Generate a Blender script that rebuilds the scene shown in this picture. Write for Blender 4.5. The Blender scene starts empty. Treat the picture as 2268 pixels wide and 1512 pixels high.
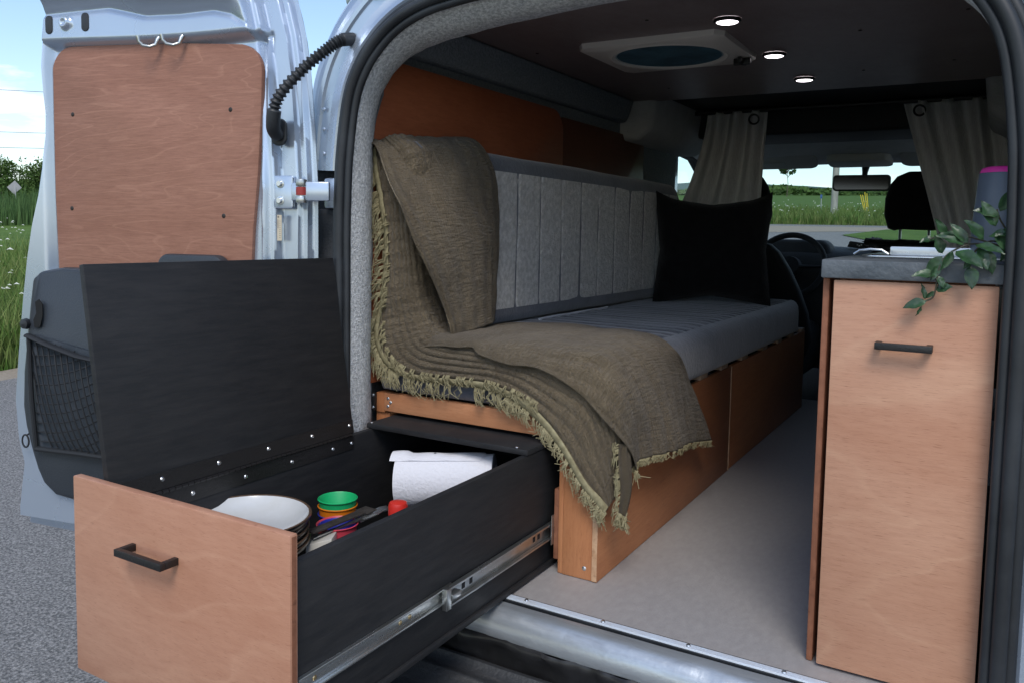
import bpy, bmesh, math, random
import numpy as np
from mathutils import Vector, Matrix, noise as mnoise
R = math.radians
random.seed(7)
rng = np.random.default_rng(7)
scene = bpy.context.scene
COL = scene.collection

# ------------------------------------------------------------------ camera
CAM = Vector((0.6798, -1.5266, 0.7292))
cf = Vector((-0.50553, 0.85945, -0.07603)); cr = Vector((0.86113, 0.50808, 0.01765)); cu = Vector((-0.05380, 0.05655, 0.99695))
cd = bpy.data.cameras.new('camera'); cam = bpy.data.objects.new('camera', cd); COL.objects.link(cam)
cam.matrix_world = Matrix(((cr.x, cu.x, -cf.x, CAM.x), (cr.y, cu.y, -cf.y, CAM.y), (cr.z, cu.z, -cf.z, CAM.z), (0, 0, 0, 1)))
cd.sensor_width = 36.0; cd.sensor_fit = 'HORIZONTAL'; cd.lens = 36.0*1809.04/2268.0
cd.shift_y = -104.03/2268.0; cd.clip_start = 0.02; cd.clip_end = 6000
scene.camera = cam

# ------------------------------------------------------------------ sky, sun, exposure
SUN_EL, SUN_AZ = 50.0, 152.0          # azimuth from +Y towards +X: sun stands behind the camera, to its right
world = bpy.data.worlds.new('World'); scene.world = world; world.use_nodes = True
nt = world.node_tree; nt.nodes.clear()
def wn(t, **k):
    n = nt.nodes.new(t)
    for a, v in k.items(): setattr(n, a, v)
    return n
wl = nt.links.new
out = wn('ShaderNodeOutputWorld'); bg = wn('ShaderNodeBackground'); bg.inputs['Strength'].default_value = 0.15
sky = wn('ShaderNodeTexSky', sky_type='NISHITA'); sky.sun_disc = False
sky.sun_elevation = R(SUN_EL); sky.sun_rotation = R(SUN_AZ); sky.air_density = 1.0; sky.dust_density = 0.6; sky.ozone_density = 1.6
tc = wn('ShaderNodeTexCoord'); sep = wn('ShaderNodeSeparateXYZ'); wl(tc.outputs['Generated'], sep.inputs[0])
zz = wn('ShaderNodeMath', operation='MAXIMUM'); wl(sep.outputs['Z'], zz.inputs[0]); zz.inputs[1].default_value = 0.0
za = wn('ShaderNodeMath', operation='ADD'); wl(zz.outputs[0], za.inputs[0]); za.inputs[1].default_value = 0.10
dx = wn('ShaderNodeMath', operation='DIVIDE'); wl(sep.outputs['X'], dx.inputs[0]); wl(za.outputs[0], dx.inputs[1])
dy = wn('ShaderNodeMath', operation='DIVIDE'); wl(sep.outputs['Y'], dy.inputs[0]); wl(za.outputs[0], dy.inputs[1])
cmb = wn('ShaderNodeCombineXYZ'); wl(dx.outputs[0], cmb.inputs[0]); wl(dy.outputs[0], cmb.inputs[1])
nz = wn('ShaderNodeTexNoise'); nz.inputs['Scale'].default_value = 1.15; nz.inputs['Detail'].default_value = 7; nz.inputs['Roughness'].default_value = 0.58
mp = wn('ShaderNodeMapping'); mp.inputs['Location'].default_value = (2.6, 1.1, 0.0); wl(cmb.outputs[0], mp.inputs[0]); wl(mp.outputs[0], nz.inputs['Vector'])
rp = wn('ShaderNodeValToRGB'); rp.color_ramp.elements[0].position = 0.50; rp.color_ramp.elements[1].position = 0.65; wl(nz.outputs['Fac'], rp.inputs[0])
nz2 = wn('ShaderNodeTexNoise'); nz2.inputs['Scale'].default_value = 2.6; nz2.inputs['Detail'].default_value = 5; wl(mp.outputs[0], nz2.inputs['Vector'])
rp2 = wn('ShaderNodeValToRGB'); rp2.color_ramp.elements[0].position = 0.35; rp2.color_ramp.elements[1].position = 0.65
rp2.color_ramp.elements[0].color = (5.2, 5.6, 6.3, 1); rp2.color_ramp.elements[1].color = (8.2, 8.2, 8.3, 1); wl(nz2.outputs['Fac'], rp2.inputs[0])
mx = wn('ShaderNodeMixRGB'); wl(rp.outputs[0], mx.inputs[0]); wl(sky.outputs[0], mx.inputs[1]); wl(rp2.outputs[0], mx.inputs[2])
wl(mx.outputs[0], bg.inputs[0]); wl(bg.outputs[0], out.inputs[0])
sl = bpy.data.lights.new('sun', 'SUN'); sl.energy = 1.45; sl.angle = R(24); sl.color = (1.0, 0.95, 0.88)
sun = bpy.data.objects.new('sun', sl); COL.objects.link(sun)
sd = Vector((math.sin(R(SUN_AZ))*math.cos(R(SUN_EL)), math.cos(R(SUN_AZ))*math.cos(R(SUN_EL)), math.sin(R(SUN_EL))))
sun.rotation_euler = (-sd).to_track_quat('-Z', 'Y').to_euler(); sun.location = (6, -8, 9)
vs = scene.view_settings; vs.view_transform = 'Standard'; vs.look = 'None'; vs.exposure = 0.48; vs.gamma = 1.0; vs.use_curve_mapping = False

# ------------------------------------------------------------------ materials
MATS = {}
def mat(name, col, rough=0.6, metal=0.0, noise=None, bump=None, spec=0.5, sheen=0.0, coat=0.0, coords='Object'):
    """noise=(scale, col2, (lo,hi), stretch) ; bump=(scale, strength, stretch)"""
    if name in MATS: return MATS[name]
    m = bpy.data.materials.new(name); m.use_nodes = True; t = m.node_tree; b = t.nodes['Principled BSDF']
    b.inputs['Base Color'].default_value = (*col, 1); b.inputs['Roughness'].default_value = rough
    b.inputs['Metallic'].default_value = metal; b.inputs['Specular IOR Level'].default_value = spec
    if sheen: b.inputs['Sheen Weight'].default_value = sheen
    if coat: b.inputs['Coat Weight'].default_value = coat; b.inputs['Coat Roughness'].default_value = 0.12
    c = t.nodes.new('ShaderNodeTexCoord')
    def ns(scale, stretch, detail=5):
        mpn = t.nodes.new('ShaderNodeMapping'); mpn.inputs['Scale'].default_value = stretch; t.links.new(c.outputs[coords], mpn.inputs[0])
        n = t.nodes.new('ShaderNodeTexNoise'); n.inputs['Scale'].default_value = scale; n.inputs['Detail'].default_value = detail; n.inputs['Roughness'].default_value = 0.6
        t.links.new(mpn.outputs[0], n.inputs['Vector']); return n
    if noise:
        sc, c2, (lo, hi), st = noise
        n = ns(sc, st); r = t.nodes.new('ShaderNodeValToRGB'); r.color_ramp.elements[0].position = lo; r.color_ramp.elements[1].position = hi
        r.color_ramp.elements[0].color = (*col, 1); r.color_ramp.elements[1].color = (*c2, 1)
        t.links.new(n.outputs['Fac'], r.inputs[0]); t.links.new(r.outputs[0], b.inputs['Base Color'])
        rr = t.nodes.new('ShaderNodeMapRange'); rr.inputs['To Min'].default_value = max(rough-.09, .04); rr.inputs['To Max'].default_value = min(rough+.09, 1)
        t.links.new(n.outputs['Fac'], rr.inputs[0]); t.links.new(rr.outputs[0], b.inputs['Roughness'])
    if bump:
        sc, stg, st = bump
        n = ns(sc, st, 4); bp = t.nodes.new('ShaderNodeBump'); bp.inputs['Strength'].default_value = stg; bp.inputs['Distance'].default_value = 0.01
        t.links.new(n.outputs['Fac'], bp.inputs['Height']); t.links.new(bp.outputs[0], b.inputs['Normal'])
    MATS[name] = m; return m

def wood(name, c1, c2, c3, grain=(1, 1, 8), big=2.2, lines=0.0, rough=0.5, seed=0.0, linescale=26, spots=0.35):
    """plywood face: broad stain clouds, fine stretched grain, optional pale contour lines"""
    m = bpy.data.materials.new(name); m.use_nodes = True; t = m.node_tree; b = t.nodes['Principled BSDF']; L = t.links.new
    c = t.nodes.new('ShaderNodeTexCoord')
    def mapped(sc, loc=0):
        k = t.nodes.new('ShaderNodeMapping'); k.inputs['Scale'].default_value = sc; k.inputs['Location'].default_value = (seed+loc, seed*1.7, seed*.6)
        L(c.outputs['Object'], k.inputs[0]); return k
    def nz_(sc, scale, det=6, dist=0.0, rgh=0.6):
        n = t.nodes.new('ShaderNodeTexNoise'); n.inputs['Scale'].default_value = scale; n.inputs['Detail'].default_value = det
        n.inputs['Distortion'].default_value = dist; n.inputs['Roughness'].default_value = rgh
        L(mapped(sc).outputs[0], n.inputs['Vector']); return n
    g = tuple(v for v in grain)
    a = nz_(tuple(1+(v-1)*.25 for v in g), big, 5, 0.6)
    ra = t.nodes.new('ShaderNodeValToRGB'); ra.color_ramp.elements[0].position = .32; ra.color_ramp.elements[1].position = .70
    ra.color_ramp.elements[0].color = (*c1, 1); ra.color_ramp.elements[1].color = (*c2, 1); L(a.outputs['Fac'], ra.inputs[0])
    f = nz_(tuple(v*3.0 for v in g), 7.0, 8, 0.25, .72)
    rf = t.nodes.new('ShaderNodeValToRGB'); rf.color_ramp.elements[0].position = .40; rf.color_ramp.elements[1].position = .68
    rf.color_ramp.elements[0].color = (0, 0, 0, 1); rf.color_ramp.elements[1].color = (spots, spots, spots, 1); L(f.outputs['Fac'], rf.inputs[0])
    mxx = t.nodes.new('ShaderNodeMixRGB'); L(rf.outputs[0], mxx.inputs[0]); L(ra.outputs[0], mxx.inputs[1]); mxx.inputs[2].default_value = (*c3, 1)
    col = mxx.outputs[0]
    if lines:
        w = nz_(tuple(1+(v-1)*.34 for v in g), 1.15, 3, 0.35, .42)
        mu = t.nodes.new('ShaderNodeMath'); mu.operation = 'MULTIPLY'; mu.inputs[1].default_value = linescale; L(w.outputs['Fac'], mu.inputs[0])
        fr = t.nodes.new('ShaderNodeMath'); fr.operation = 'FRACT'; L(mu.outputs[0], fr.inputs[0])
        rl = t.nodes.new('ShaderNodeValToRGB'); e = rl.color_ramp.elements; e[0].position = 0.0; e[0].color = (lines,)*3+(1,); e[1].position = 0.11; e[1].color = (0, 0, 0, 1)
        e2 = rl.color_ramp.elements.new(0.95); e2.color = (0, 0, 0, 1); e3 = rl.color_ramp.elements.new(1.0); e3.color = (lines,)*3+(1,)
        L(fr.outputs[0], rl.inputs[0])
        br = nz_((1, 1, 1), 5.0, 3)
        mm = t.nodes.new('ShaderNodeMixRGB'); mm.blend_type = 'MULTIPLY'; mm.inputs[0].default_value = 1; L(rl.outputs[0], mm.inputs[1]); L(br.outputs['Fac'], mm.inputs[2])
        m2 = t.nodes.new('ShaderNodeMixRGB'); L(mm.outputs[0], m2.inputs[0]); L(col, m2.inputs[1]); m2.inputs[2].default_value = (min(c2[0]*1.55, .8), c2[1]*1.7, c2[2]*1.7, 1)
        col = m2.outputs[0]
    po_ = nz_(tuple(v*(4.0 if v <= 1.5 else 9.0) for v in g), 16.0, 3, 0.1, .6)
    rpo = t.nodes.new('ShaderNodeValToRGB'); rpo.color_ramp.elements[0].position = .58; rpo.color_ramp.elements[1].position = .74; rpo.color_ramp.elements[0].color = (0, 0, 0, 1); rpo.color_ramp.elements[1].color = (.55, .55, .55, 1); L(po_.outputs['Fac'], rpo.inputs[0])
    mpo = t.nodes.new('ShaderNodeMixRGB'); L(rpo.outputs[0], mpo.inputs[0]); L(col, mpo.inputs[1]); mpo.inputs[2].default_value = (c3[0]*.62, c3[1]*.55, c3[2]*.5, 1); col = mpo.outputs[0]
    L(col, b.inputs['Base Color']); b.inputs['Roughness'].default_value = rough; b.inputs['Specular IOR Level'].default_value = .35
    bp = t.nodes.new('ShaderNodeBump'); bp.inputs['Strength'].default_value = .12; bp.inputs['Distance'].default_value = .004; L(f.outputs['Fac'], bp.inputs['Height']); L(bp.outputs[0], b.inputs['Normal'])
    MATS[name] = m; return m

# stained plywoods (same stain, three sheets)
W_DOOR = wood('plywood_door', (.255, .115, .074), (.345, .172, .118), (.17, .072, .045), (1, 1, 13), 1.4, .42, .5, 3.1, 22, .55)
W_DRAW = wood('plywood_drawer', (.42, .208, .130), (.55, .310, .210), (.30, .120, .070), (1, 1, 6), 1.3, .16, .5, 8.3, 9, .30)
W_CAB = wood('plywood_cabinet', (.45, .225, .138), (.56, .320, .212), (.29, .115, .064), (.8, 1, 6), 1.6, .20, .5, 12.9, 8, .26)
W_BENCH = wood('plywood_bench', (.40, .150, .060), (.50, .215, .095), (.30, .100, .040), (1, .5, 5), 1.9, .10, .45, 21.4, 9, .4)
W_POST = wood('pine_post', (.42, .165, .068), (.52, .230, .105), (.30, .105, .042), (9, 9, 1), 1.6, .0, .5, 5.2)
W_BEAM = wood('pine_beam', (.44, .185, .085), (.56, .270, .140), (.33, .120, .052), (1, 9, 9), 1.6, .0, .5, 15.7)
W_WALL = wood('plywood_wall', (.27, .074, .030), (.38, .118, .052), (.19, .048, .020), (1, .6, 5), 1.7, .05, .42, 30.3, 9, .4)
W_WALL_SHADE = wood('plywood_wall_shaded', (.10, .034, .016), (.15, .052, .024), (.07, .022, .010), (1, .6, 5), 1.7, .0, .45, 33.3, 9, .4)  # wall plywood again, darkened: shade deeper in the van put into its colour
W_EDGE = wood('ply_edge', (.22, .085, .045), (.30, .125, .070), (.09, .035, .02), (1, 1, 1), 40, .0, .7, 2.2)
W_EDGEL = wood('ply_edge_light', (.50, .30, .17), (.62, .42, .27), (.30, .14, .07), (1, 1, 1), 30, .0, .7, 2.2)
W_SLAT = wood('slat_pine', (.42, .30, .21), (.52, .39, .28), (.30, .2, .13), (1, 6, 6), 3, .0, .6, 9)
W_BLACK = wood('black_plywood', (.0090, .0100, .0120), (.0180, .0185, .0205), (.042, .039, .039), (1, .45, 4), 2.4, .0, .58, 40.1, 9, .40)
W_CEIL = wood('ceiling_plywood', (.20, .155, .150), (.27, .215, .210), (.31, .27, .27), (2, 1, 1), 2.2, .0, .42, 50.1, 9, .4)

SILVER = mat('silver_paint', (.47, .545, .65), .27, .62, noise=(3, (.44, .51, .61), (.3, .7), (1, 1, 1)), coat=.5)
BPLAST = mat('black_plastic', (.018, .020, .023), .55, noise=(9, (.030, .032, .036), (.35, .7), (1, 1, 1)), bump=(160, .25, (1, 1, 1)))
BTRIM = mat('door_trim_plastic', (.020, .026, .034), .42, noise=(5, (.030, .036, .045), (.35, .7), (1, 1, 1)), bump=(220, .15, (1, 1, 1)))
BUMPER = mat('bumper_plastic', (.034, .036, .040), .55, noise=(14, (.11, .105, .10), (.52, .80), (.35, 3, 3)), bump=(90, .3, (1, 1, 1)))
RUBBER = mat('rubber', (.014, .016, .019), .48, noise=(8, (.030, .034, .040), (.4, .75), (1, 1, 1)))
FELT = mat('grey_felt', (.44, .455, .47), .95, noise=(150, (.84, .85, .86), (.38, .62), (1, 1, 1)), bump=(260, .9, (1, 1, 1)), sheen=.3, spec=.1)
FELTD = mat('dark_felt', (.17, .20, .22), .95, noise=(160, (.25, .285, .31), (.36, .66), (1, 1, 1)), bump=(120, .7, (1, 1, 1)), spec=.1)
CABTRIM = mat('cab_trim_grey', (.40, .41, .41), .85, noise=(20, (.46, .47, .47), (.4, .7), (1, 1, 1)), bump=(150, .3, (1, 1, 1)))
CABBLK = mat('cab_black', (.012, .013, .015), .7, noise=(20, (.02, .021, .023), (.4, .7), (1, 1, 1)), bump=(150, .3, (1, 1, 1)))
VINYL = mat('grey_vinyl_floor', (.300, .286, .284), .5, noise=(90, (.345, .330, .326), (.34, .70), (1, .5, 1)), bump=(220, .12, (1, 1, 1)))
ALU = mat('aluminium', (.62, .68, .76), .5, .35, noise=(30, (.62, .64, .68), (.4, .7), (1, 6, 6)), bump=(420, .12, (.4, 4, 1)))
SILLMET = mat('sill_metal', (.50, .54, .58), .36, .7, noise=(18, (.34, .36, .39), (.46, .74), (.4, 3, 3)), bump=(26, .12, (1, 1, 1)), coat=.2)
STEEL = mat('zinc_steel', (.60, .62, .62), .28, .95, noise=(16, (.36, .37, .36), (.42, .75), (1, .5, 1)))
HANDLE = mat('matt_black_metal', (.012, .011, .011), .42, .0, bump=(260, .15, (1, 1, 1)))
SCREW = mat('screw_steel', (.62, .64, .66), .25, .9)
SCREWD = mat('dark_screw', (.03, .025, .022), .5, .3)
SLATE = mat('slate_counter', (.070, .083, .095), .55, noise=(16, (.135, .150, .165), (.35, .72), (1, 1.6, 1)), bump=(45, .35, (1, 1, 1)))
CUSH_S = mat('smooth_grey_velour', (.088, .098, .128), .85, noise=(10, (.138, .148, .182), (.35, .7), (1, 1, 1)), bump=(90, .25, (1, 1, 1)), sheen=.4, spec=.2)
CUSH_Q = mat('quilted_grey_velour', (.47, .46, .45), .92, noise=(70, (.72, .70, .685), (.38, .68), (1, 1, 1)), bump=(110, .6, (1, 1, 1)), sheen=.4, spec=.1)
CUSH_T = mat('seat_quilt_velour', (.070, .076, .098), .9, noise=(26, (.200, .205, .235), (.42, .70), (.12, 1.5, 1)), bump=(100, .4, (1, 1, 1)), sheen=.4, spec=.1)
def gauze(name, c1, c2):
    m = mat(name, c1, .95, noise=(30, c2, (.3, .72), (1, 1, 1)), sheen=.25, spec=.1)
    t = m.node_tree; b = t.nodes['Principled BSDF']; L = t.links.new
    uv = t.nodes.new('ShaderNodeUVMap')
    def cr_(sc, stg, prev=None):
        mp_ = t.nodes.new('ShaderNodeMapping'); mp_.inputs['Scale'].default_value = sc; L(uv.outputs[0], mp_.inputs[0])
        n = t.nodes.new('ShaderNodeTexNoise'); n.inputs['Scale'].default_value = 1; n.inputs['Detail'].default_value = 3; n.inputs['Distortion'].default_value = .4
        L(mp_.outputs[0], n.inputs['Vector']); k = t.nodes.new('ShaderNodeBump'); k.inputs['Strength'].default_value = stg; k.inputs['Distance'].default_value = .012
        L(n.outputs['Fac'], k.inputs['Height'])
        if prev: L(prev, k.inputs['Normal'])
        return k.outputs[0]
    a = cr_((22, 150, 1), 1.0); a = cr_((120, 14, 1), .9, a); a = cr_((420, 420, 1), .6, a)
    L(a, b.inputs['Normal']); return m
CURT = mat('linen_curtain', (.70, .70, .70), .95, noise=(50, (.86, .86, .86), (.38, .70), (3, 3, .35)), bump=(130, .5, (2, 2, .4)), spec=.1)
_t = CURT.node_tree; _b = _t.nodes['Principled BSDF']; _tr = _t.nodes.new('ShaderNodeBsdfTranslucent'); _tr.inputs[0].default_value = (.60, .58, .55, 1); _mi = _t.nodes.new('ShaderNodeMixShader'); _mi.inputs[0].default_value = .22
_t.links.new(_b.outputs[0], _mi.inputs[1]); _t.links.new(_tr.outputs[0], _mi.inputs[2]); _t.links.new(_mi.outputs[0], _t.nodes['Material Output'].inputs[0])
BLANK = gauze('blanket_gauze', (.150, .112, .066), (.210, .162, .100))
FRINGE = mat('blanket_fringe', (.20, .172, .098), .95, noise=(90, (.33, .295, .18), (.35, .7), (1, 1, 1)), spec=.1)
PILLOW = mat('black_velvet', (.006, .006, .007), .9, noise=(30, (.011, .011, .012), (.4, .7), (1, 1, 1)), bump=(150, .4, (1, 1, 1)), spec=.1, sheen=.12)
PAPER = mat('paper_towel', (.74, .74, .78), .9, bump=(120, .3, (1, 1, 1)), spec=.1)
PLATEW = mat('plate_glaze', (.60, .62, .64), .18, noise=(14, (.52, .53, .52), (.35, .8), (1, 1, 1)), coat=.5)
PLATEB = mat('plate_rim', (.10, .062, .04), .3)
PLATEK = mat('plate_dark_outside', (.018, .017, .018), .3, coat=.3)
PINK = mat('pink_plastic', (.80, .05, .38), .35)
BOTTLE = mat('blue_grey_bottle', (.105, .130, .175), .38, noise=(8, (.13, .155, .20), (.4, .7), (1, 1, 1)))
LEAFM = mat('plant_leaf', (.013, .042, .015), .42, noise=(60, (.036, .095, .034), (.40, .72), (1, 1, 1)), coat=.2)
STEMM = mat('plant_stem', (.055, .050, .030), .6)
ASPH = mat('asphalt', (.10, .10, .10), .92, noise=(120, (.36, .35, .34), (.40, .66), (1, 1, 1)), bump=(140, 1.0, (1, 1, 1)))
SAND = mat('sandy_gravel', (.26, .215, .165), .95, noise=(40, (.36, .31, .25), (.35, .7), (1, 1, 1)), bump=(90, .9, (1, 1, 1)))
FIELD = mat('field_grass', (.060, .115, .022), .95, noise=(.9, (.105, .170, .040), (.32, .70), (1, 1, 1)), bump=(8, .6, (1, 1, 1)), spec=.1)
GRASSM = mat('grass_blades', (.070, .150, .025), .7, noise=(4.5, (.230, .240, .090), (.38, .74), (1, 1, 1)), spec=.2)
REEDM = mat('reed_blades', (.045, .105, .030), .7, noise=(.8, (.090, .150, .050), (.3, .7), (1, 1, 1)), spec=.2)
FLOW = mat('white_flowers', (.70, .70, .60), .8)
TREEL = mat('tree_leaves', (.040, .085, .018), .75, noise=(.9, (.095, .150, .038), (.35, .7), (1, 1, 1)), spec=.2)
BARK = mat('bark', (.10, .075, .055), .9, noise=(12, (.16, .125, .095), (.35, .7), (1, 1, .2)))
POLEM = mat('weathered_pole', (.30, .28, .25), .9, noise=(9, (.42, .40, .36), (.35, .7), (1, 1, .15)))
GALV = mat('sign_back_metal', (.45, .45, .46), .55, .4)
YEL = mat('yellow_plastic', (.75, .55, .03), .5)
WIREM = mat('wire', (.02, .02, .02), .6)
HILL_HAZED = mat('hill_wood_hazed', (.10, .15, .17), .95, noise=(.02, (.13, .18, .20), (.3, .7), (1, 1, 1)), spec=.0)  # wooded hills with distance haze put into the blue-grey base colour
def glass(name, tint, refl=.5):
    m = bpy.data.materials.new(name); m.use_nodes = True; t = m.node_tree; t.nodes.clear(); L = t.links.new
    o = t.nodes.new('ShaderNodeOutputMaterial'); tr = t.nodes.new('ShaderNodeBsdfTransparent'); tr.inputs[0].default_value = (*tint, 1)
    gl = t.nodes.new('ShaderNodeBsdfGlossy'); gl.inputs['Roughness'].default_value = .02; fr = t.nodes.new('ShaderNodeLayerWeight'); fr.inputs[0].default_value = .12
    mu = t.nodes.new('ShaderNodeMath'); mu.operation = 'MULTIPLY'; mu.inputs[1].default_value = refl; L(fr.outputs['Facing'], mu.inputs[0])
    mi = t.nodes.new('ShaderNodeMixShader'); L(mu.outputs[0], mi.inputs[0]); L(tr.outputs[0], mi.inputs[1]); L(gl.outputs[0], mi.inputs[2]); L(mi.outputs[0], o.inputs[0]); return m
GLASS = glass('windscreen_glass', (.72, .81, .80), .35)
SMOKE = bpy.data.materials.new('smoked_blue_vent_lid'); SMOKE.use_nodes = True
_t = SMOKE.node_tree; _b = _t.nodes['Principled BSDF']; _b.inputs['Base Color'].default_value = (.010, .030, .045, 1); _b.inputs['Roughness'].default_value = .4
_tr = _t.nodes.new('ShaderNodeBsdfTranslucent'); _tr.inputs[0].default_value = (.020, .060, .085, 1); _mi = _t.nodes.new('ShaderNodeMixShader'); _mi.inputs[0].default_value = .6
_n = _t.nodes.new('ShaderNodeTexNoise'); _n.inputs['Scale'].default_value = 5; _r = _t.nodes.new('ShaderNodeValToRGB'); _r.color_ramp.elements[0].color = (.012, .04, .06, 1); _r.color_ramp.elements[1].color = (.05, .11, .14, 1); _r.color_ramp.elements[0].position = .4; _r.color_ramp.elements[1].position = .7
_t.links.new(_n.outputs['Fac'], _r.inputs[0]); _t.links.new(_r.outputs[0], _tr.inputs[0])
_t.links.new(_b.outputs[0], _mi.inputs[1]); _t.links.new(_tr.outputs[0], _mi.inputs[2]); _t.links.new(_mi.outputs[0], _t.nodes['Material Output'].inputs[0])
def emit(name, col, s):
    m = bpy.data.materials.new(name); m.use_nodes = True; b = m.node_tree.nodes['Principled BSDF']
    b.inputs['Emission Color'].default_value = (*col, 1); b.inputs['Emission Strength'].default_value = s; return m
LED = emit('led_diffuser', (1.0, .93, .98), 4.0)

# ------------------------------------------------------------------ mesh helpers
def V(*a): return Vector(a)
class MB:
    def __init__(s): s.v = []; s.f = []; s.uv = {}
    def add(s, vs, fs):
        o = len(s.v); s.v += [tuple(p) for p in vs]; s.f += [tuple(i+o for i in f) for f in fs]; return s
    def box(s, x0, x1, y0, y1, z0, z1):
        return s.add([(x, y, z) for z in (z0, z1) for y in (y0, y1) for x in (x0, x1)],
                     [(0, 2, 3, 1), (4, 5, 7, 6), (0, 1, 5, 4), (2, 6, 7, 3), (0, 4, 6, 2), (1, 3, 7, 5)])
    def obox(s, c, a, b, d):
        c, a, b, d = map(Vector, (c, a, b, d))
        return s.add([c+a*i+b*j+d*k for k in (-1, 1) for j in (-1, 1) for i in (-1, 1)],
                     [(0, 2, 3, 1), (4, 5, 7, 6), (0, 1, 5, 4), (2, 6, 7, 3), (0, 4, 6, 2), (1, 3, 7, 5)])
    def tube(s, path, r, n=8, caps=True, flat=None, up=None):
        P = [Vector(p) for p in path]; m = len(P); vs = []; fs = []; prev = None
        for i, p in enumerate(P):
            t = (P[min(i+1, m-1)]-P[max(i-1, 0)]).normalized()
            if prev is None:
                a = Vector(up) if up else (V(0, 0, 1) if abs(t.z) < .9 else V(1, 0, 0))
                nx = t.cross(a).normalized()
            else: nx = (prev-t*prev.dot(t)).normalized()
            prev = nx; ny = t.cross(nx); rr = r[i] if hasattr(r, '__len__') else r
            fl = flat if flat else 1.0
            for k in range(n):
                an = 2*math.pi*k/n; vs.append(p+nx*math.cos(an)*rr+ny*math.sin(an)*rr*fl)
        for i in range(m-1):
            for k in range(n): fs.append((i*n+k, i*n+(k+1) % n, (i+1)*n+(k+1) % n, (i+1)*n+k))
        if caps: fs.append(tuple(range(n-1, -1, -1))); fs.append(tuple((m-1)*n+k for k in range(n)))
        return s.add(vs, fs)
    def lathe(s, prof, c, n=32, ax=(0, 0, 1), closed=False):
        ax = Vector(ax).normalized(); a = ax.orthogonal().normalized(); b = ax.cross(a); c = Vector(c); vs = []; fs = []; m = len(prof)
        for r, z in prof:
            for k in range(n):
                t = 2*math.pi*k/n; vs.append(c+ax*z+a*(r*math.cos(t))+b*(r*math.sin(t)))
        for i in range(m-1 if not closed else m):
            j = (i+1) % m
            for k in range(n): fs.append((i*n+k, i*n+(k+1) % n, j*n+(k+1) % n, j*n+k))
        return s.add(vs, fs)
    def prism(s, poly, fn, d0, d1):
        """poly: 2D outline; fn(u,v,d)->3D"""
        n = len(poly); vs = [fn(u, v, d0) for u, v in poly]+[fn(u, v, d1) for u, v in poly]
        return s.add(vs, [tuple(range(n-1, -1, -1)), tuple(range(n, 2*n))]+[(i, (i+1) % n, n+(i+1) % n, n+i) for i in range(n)])
    def grid(s, P, wrap=False, uv=True):
        a, b = len(P), len(P[0]); o = len(s.v); vs = [p for row in P for p in row]; fs = []
        for i in range(a-1):
            for j in range(b-1 if not wrap else b):
                fs.append((i*b+j, i*b+(j+1) % b, (i+1)*b+(j+1) % b, (i+1)*b+j))
        for i in range(a):
            for j in range(b): s.uv[o+i*b+j] = (i/(a-1), j/max(b-1, 1))
        return s.add(vs, fs)
ORG = {}
def origin(o): return ORG.get(o.name, Vector((0, 0, 0))) if o else Vector((0, 0, 0))
def build(mb, name, material, parent=None, smooth=False, bevel=0.0, seg=2, loc=None, kind=None, label=None, uv=False, recalc=True, sharp=40):
    org = origin(parent) if parent else Vector(loc or (0, 0, 0))
    me = bpy.data.meshes.new(name); me.from_pydata([tuple(Vector(p)-org) for p in mb.v], [], mb.f); me.validate()
    bm = bmesh.new(); bm.from_mesh(me)
    if uv:
        lay = bm.loops.layers.uv.new('UVMap')
        for f in bm.faces:
            for l in f.loops: l[lay].uv = mb.uv.get(l.vert.index, (0, 0))
    if recalc: bmesh.ops.recalc_face_normals(bm, faces=bm.faces)
    if bevel:
        es = [e for e in bm.edges if len(e.link_faces) == 2 and e.calc_face_angle(0) > R(35)]
        bmesh.ops.bevel(bm, geom=es, offset=bevel, segments=seg, affect='EDGES', clamp_overlap=True, profile=.5)
    if smooth or bevel:
        for f in bm.faces: f.smooth = True
        for e in bm.edges:
            if len(e.link_faces) == 2: e.smooth = e.calc_face_angle(0) < R(sharp)
    bm.to_mesh(me); bm.free()
    mats_ = material if isinstance(material, (list, tuple)) else [material]
    for m in mats_: me.materials.append(m)
    o = bpy.data.objects.new(name, me); COL.objects.link(o)
    if parent: o.parent = parent
    else: o.location = org
    ORG[o.name] = org
    if kind: o['kind'] = kind
    if label: o['label'] = label
    return o
def thing(name, label, cat, loc=(0, 0, 0), group=None):
    o = bpy.data.objects.new(name, None); COL.objects.link(o); o.location = loc; o.empty_display_size = .05
    o['label'] = label; o['category'] = cat; ORG[o.name] = Vector(loc)
    if group: o['group'] = group
    return o
def tag(o, label, cat, group=None):
    o['label'] = label; o['category'] = cat
    if group: o['group'] = group
    return o
def struct(o): o['kind'] = 'structure'; return o
def Bx(*a): return MB().box(*a)
def interp(tab, x):
    if x <= tab[0][0]: return tab[0][1]
    for (a, va), (b, vb) in zip(tab, tab[1:]):
        if x <= b: t = (x-a)/(b-a); return va+(vb-va)*t
    return tab[-1][1]
def smooth01(t): t = max(0, min(1, t)); return t*t*(3-2*t)
def catmull(P, m):
    """resample a control polyline of Vectors with m points per segment"""
    P = [Vector(p) for p in P]; out = []
    for i in range(len(P)-1):
        p0 = P[max(i-1, 0)]; p1 = P[i]; p2 = P[i+1]; p3 = P[min(i+2, len(P)-1)]
        for k in range(m):
            t = k/m; out.append(.5*((2*p1)+(p2-p0)*t+(2*p0-5*p1+4*p2-p3)*t*t+(3*p1-p0-3*p2+p3)*t**3))
    out.append(P[-1]); return out
def N3(p, s=1.0, o=0.0): return mnoise.noise(Vector(p)*s+V(o, o*.7, o*1.3))

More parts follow.
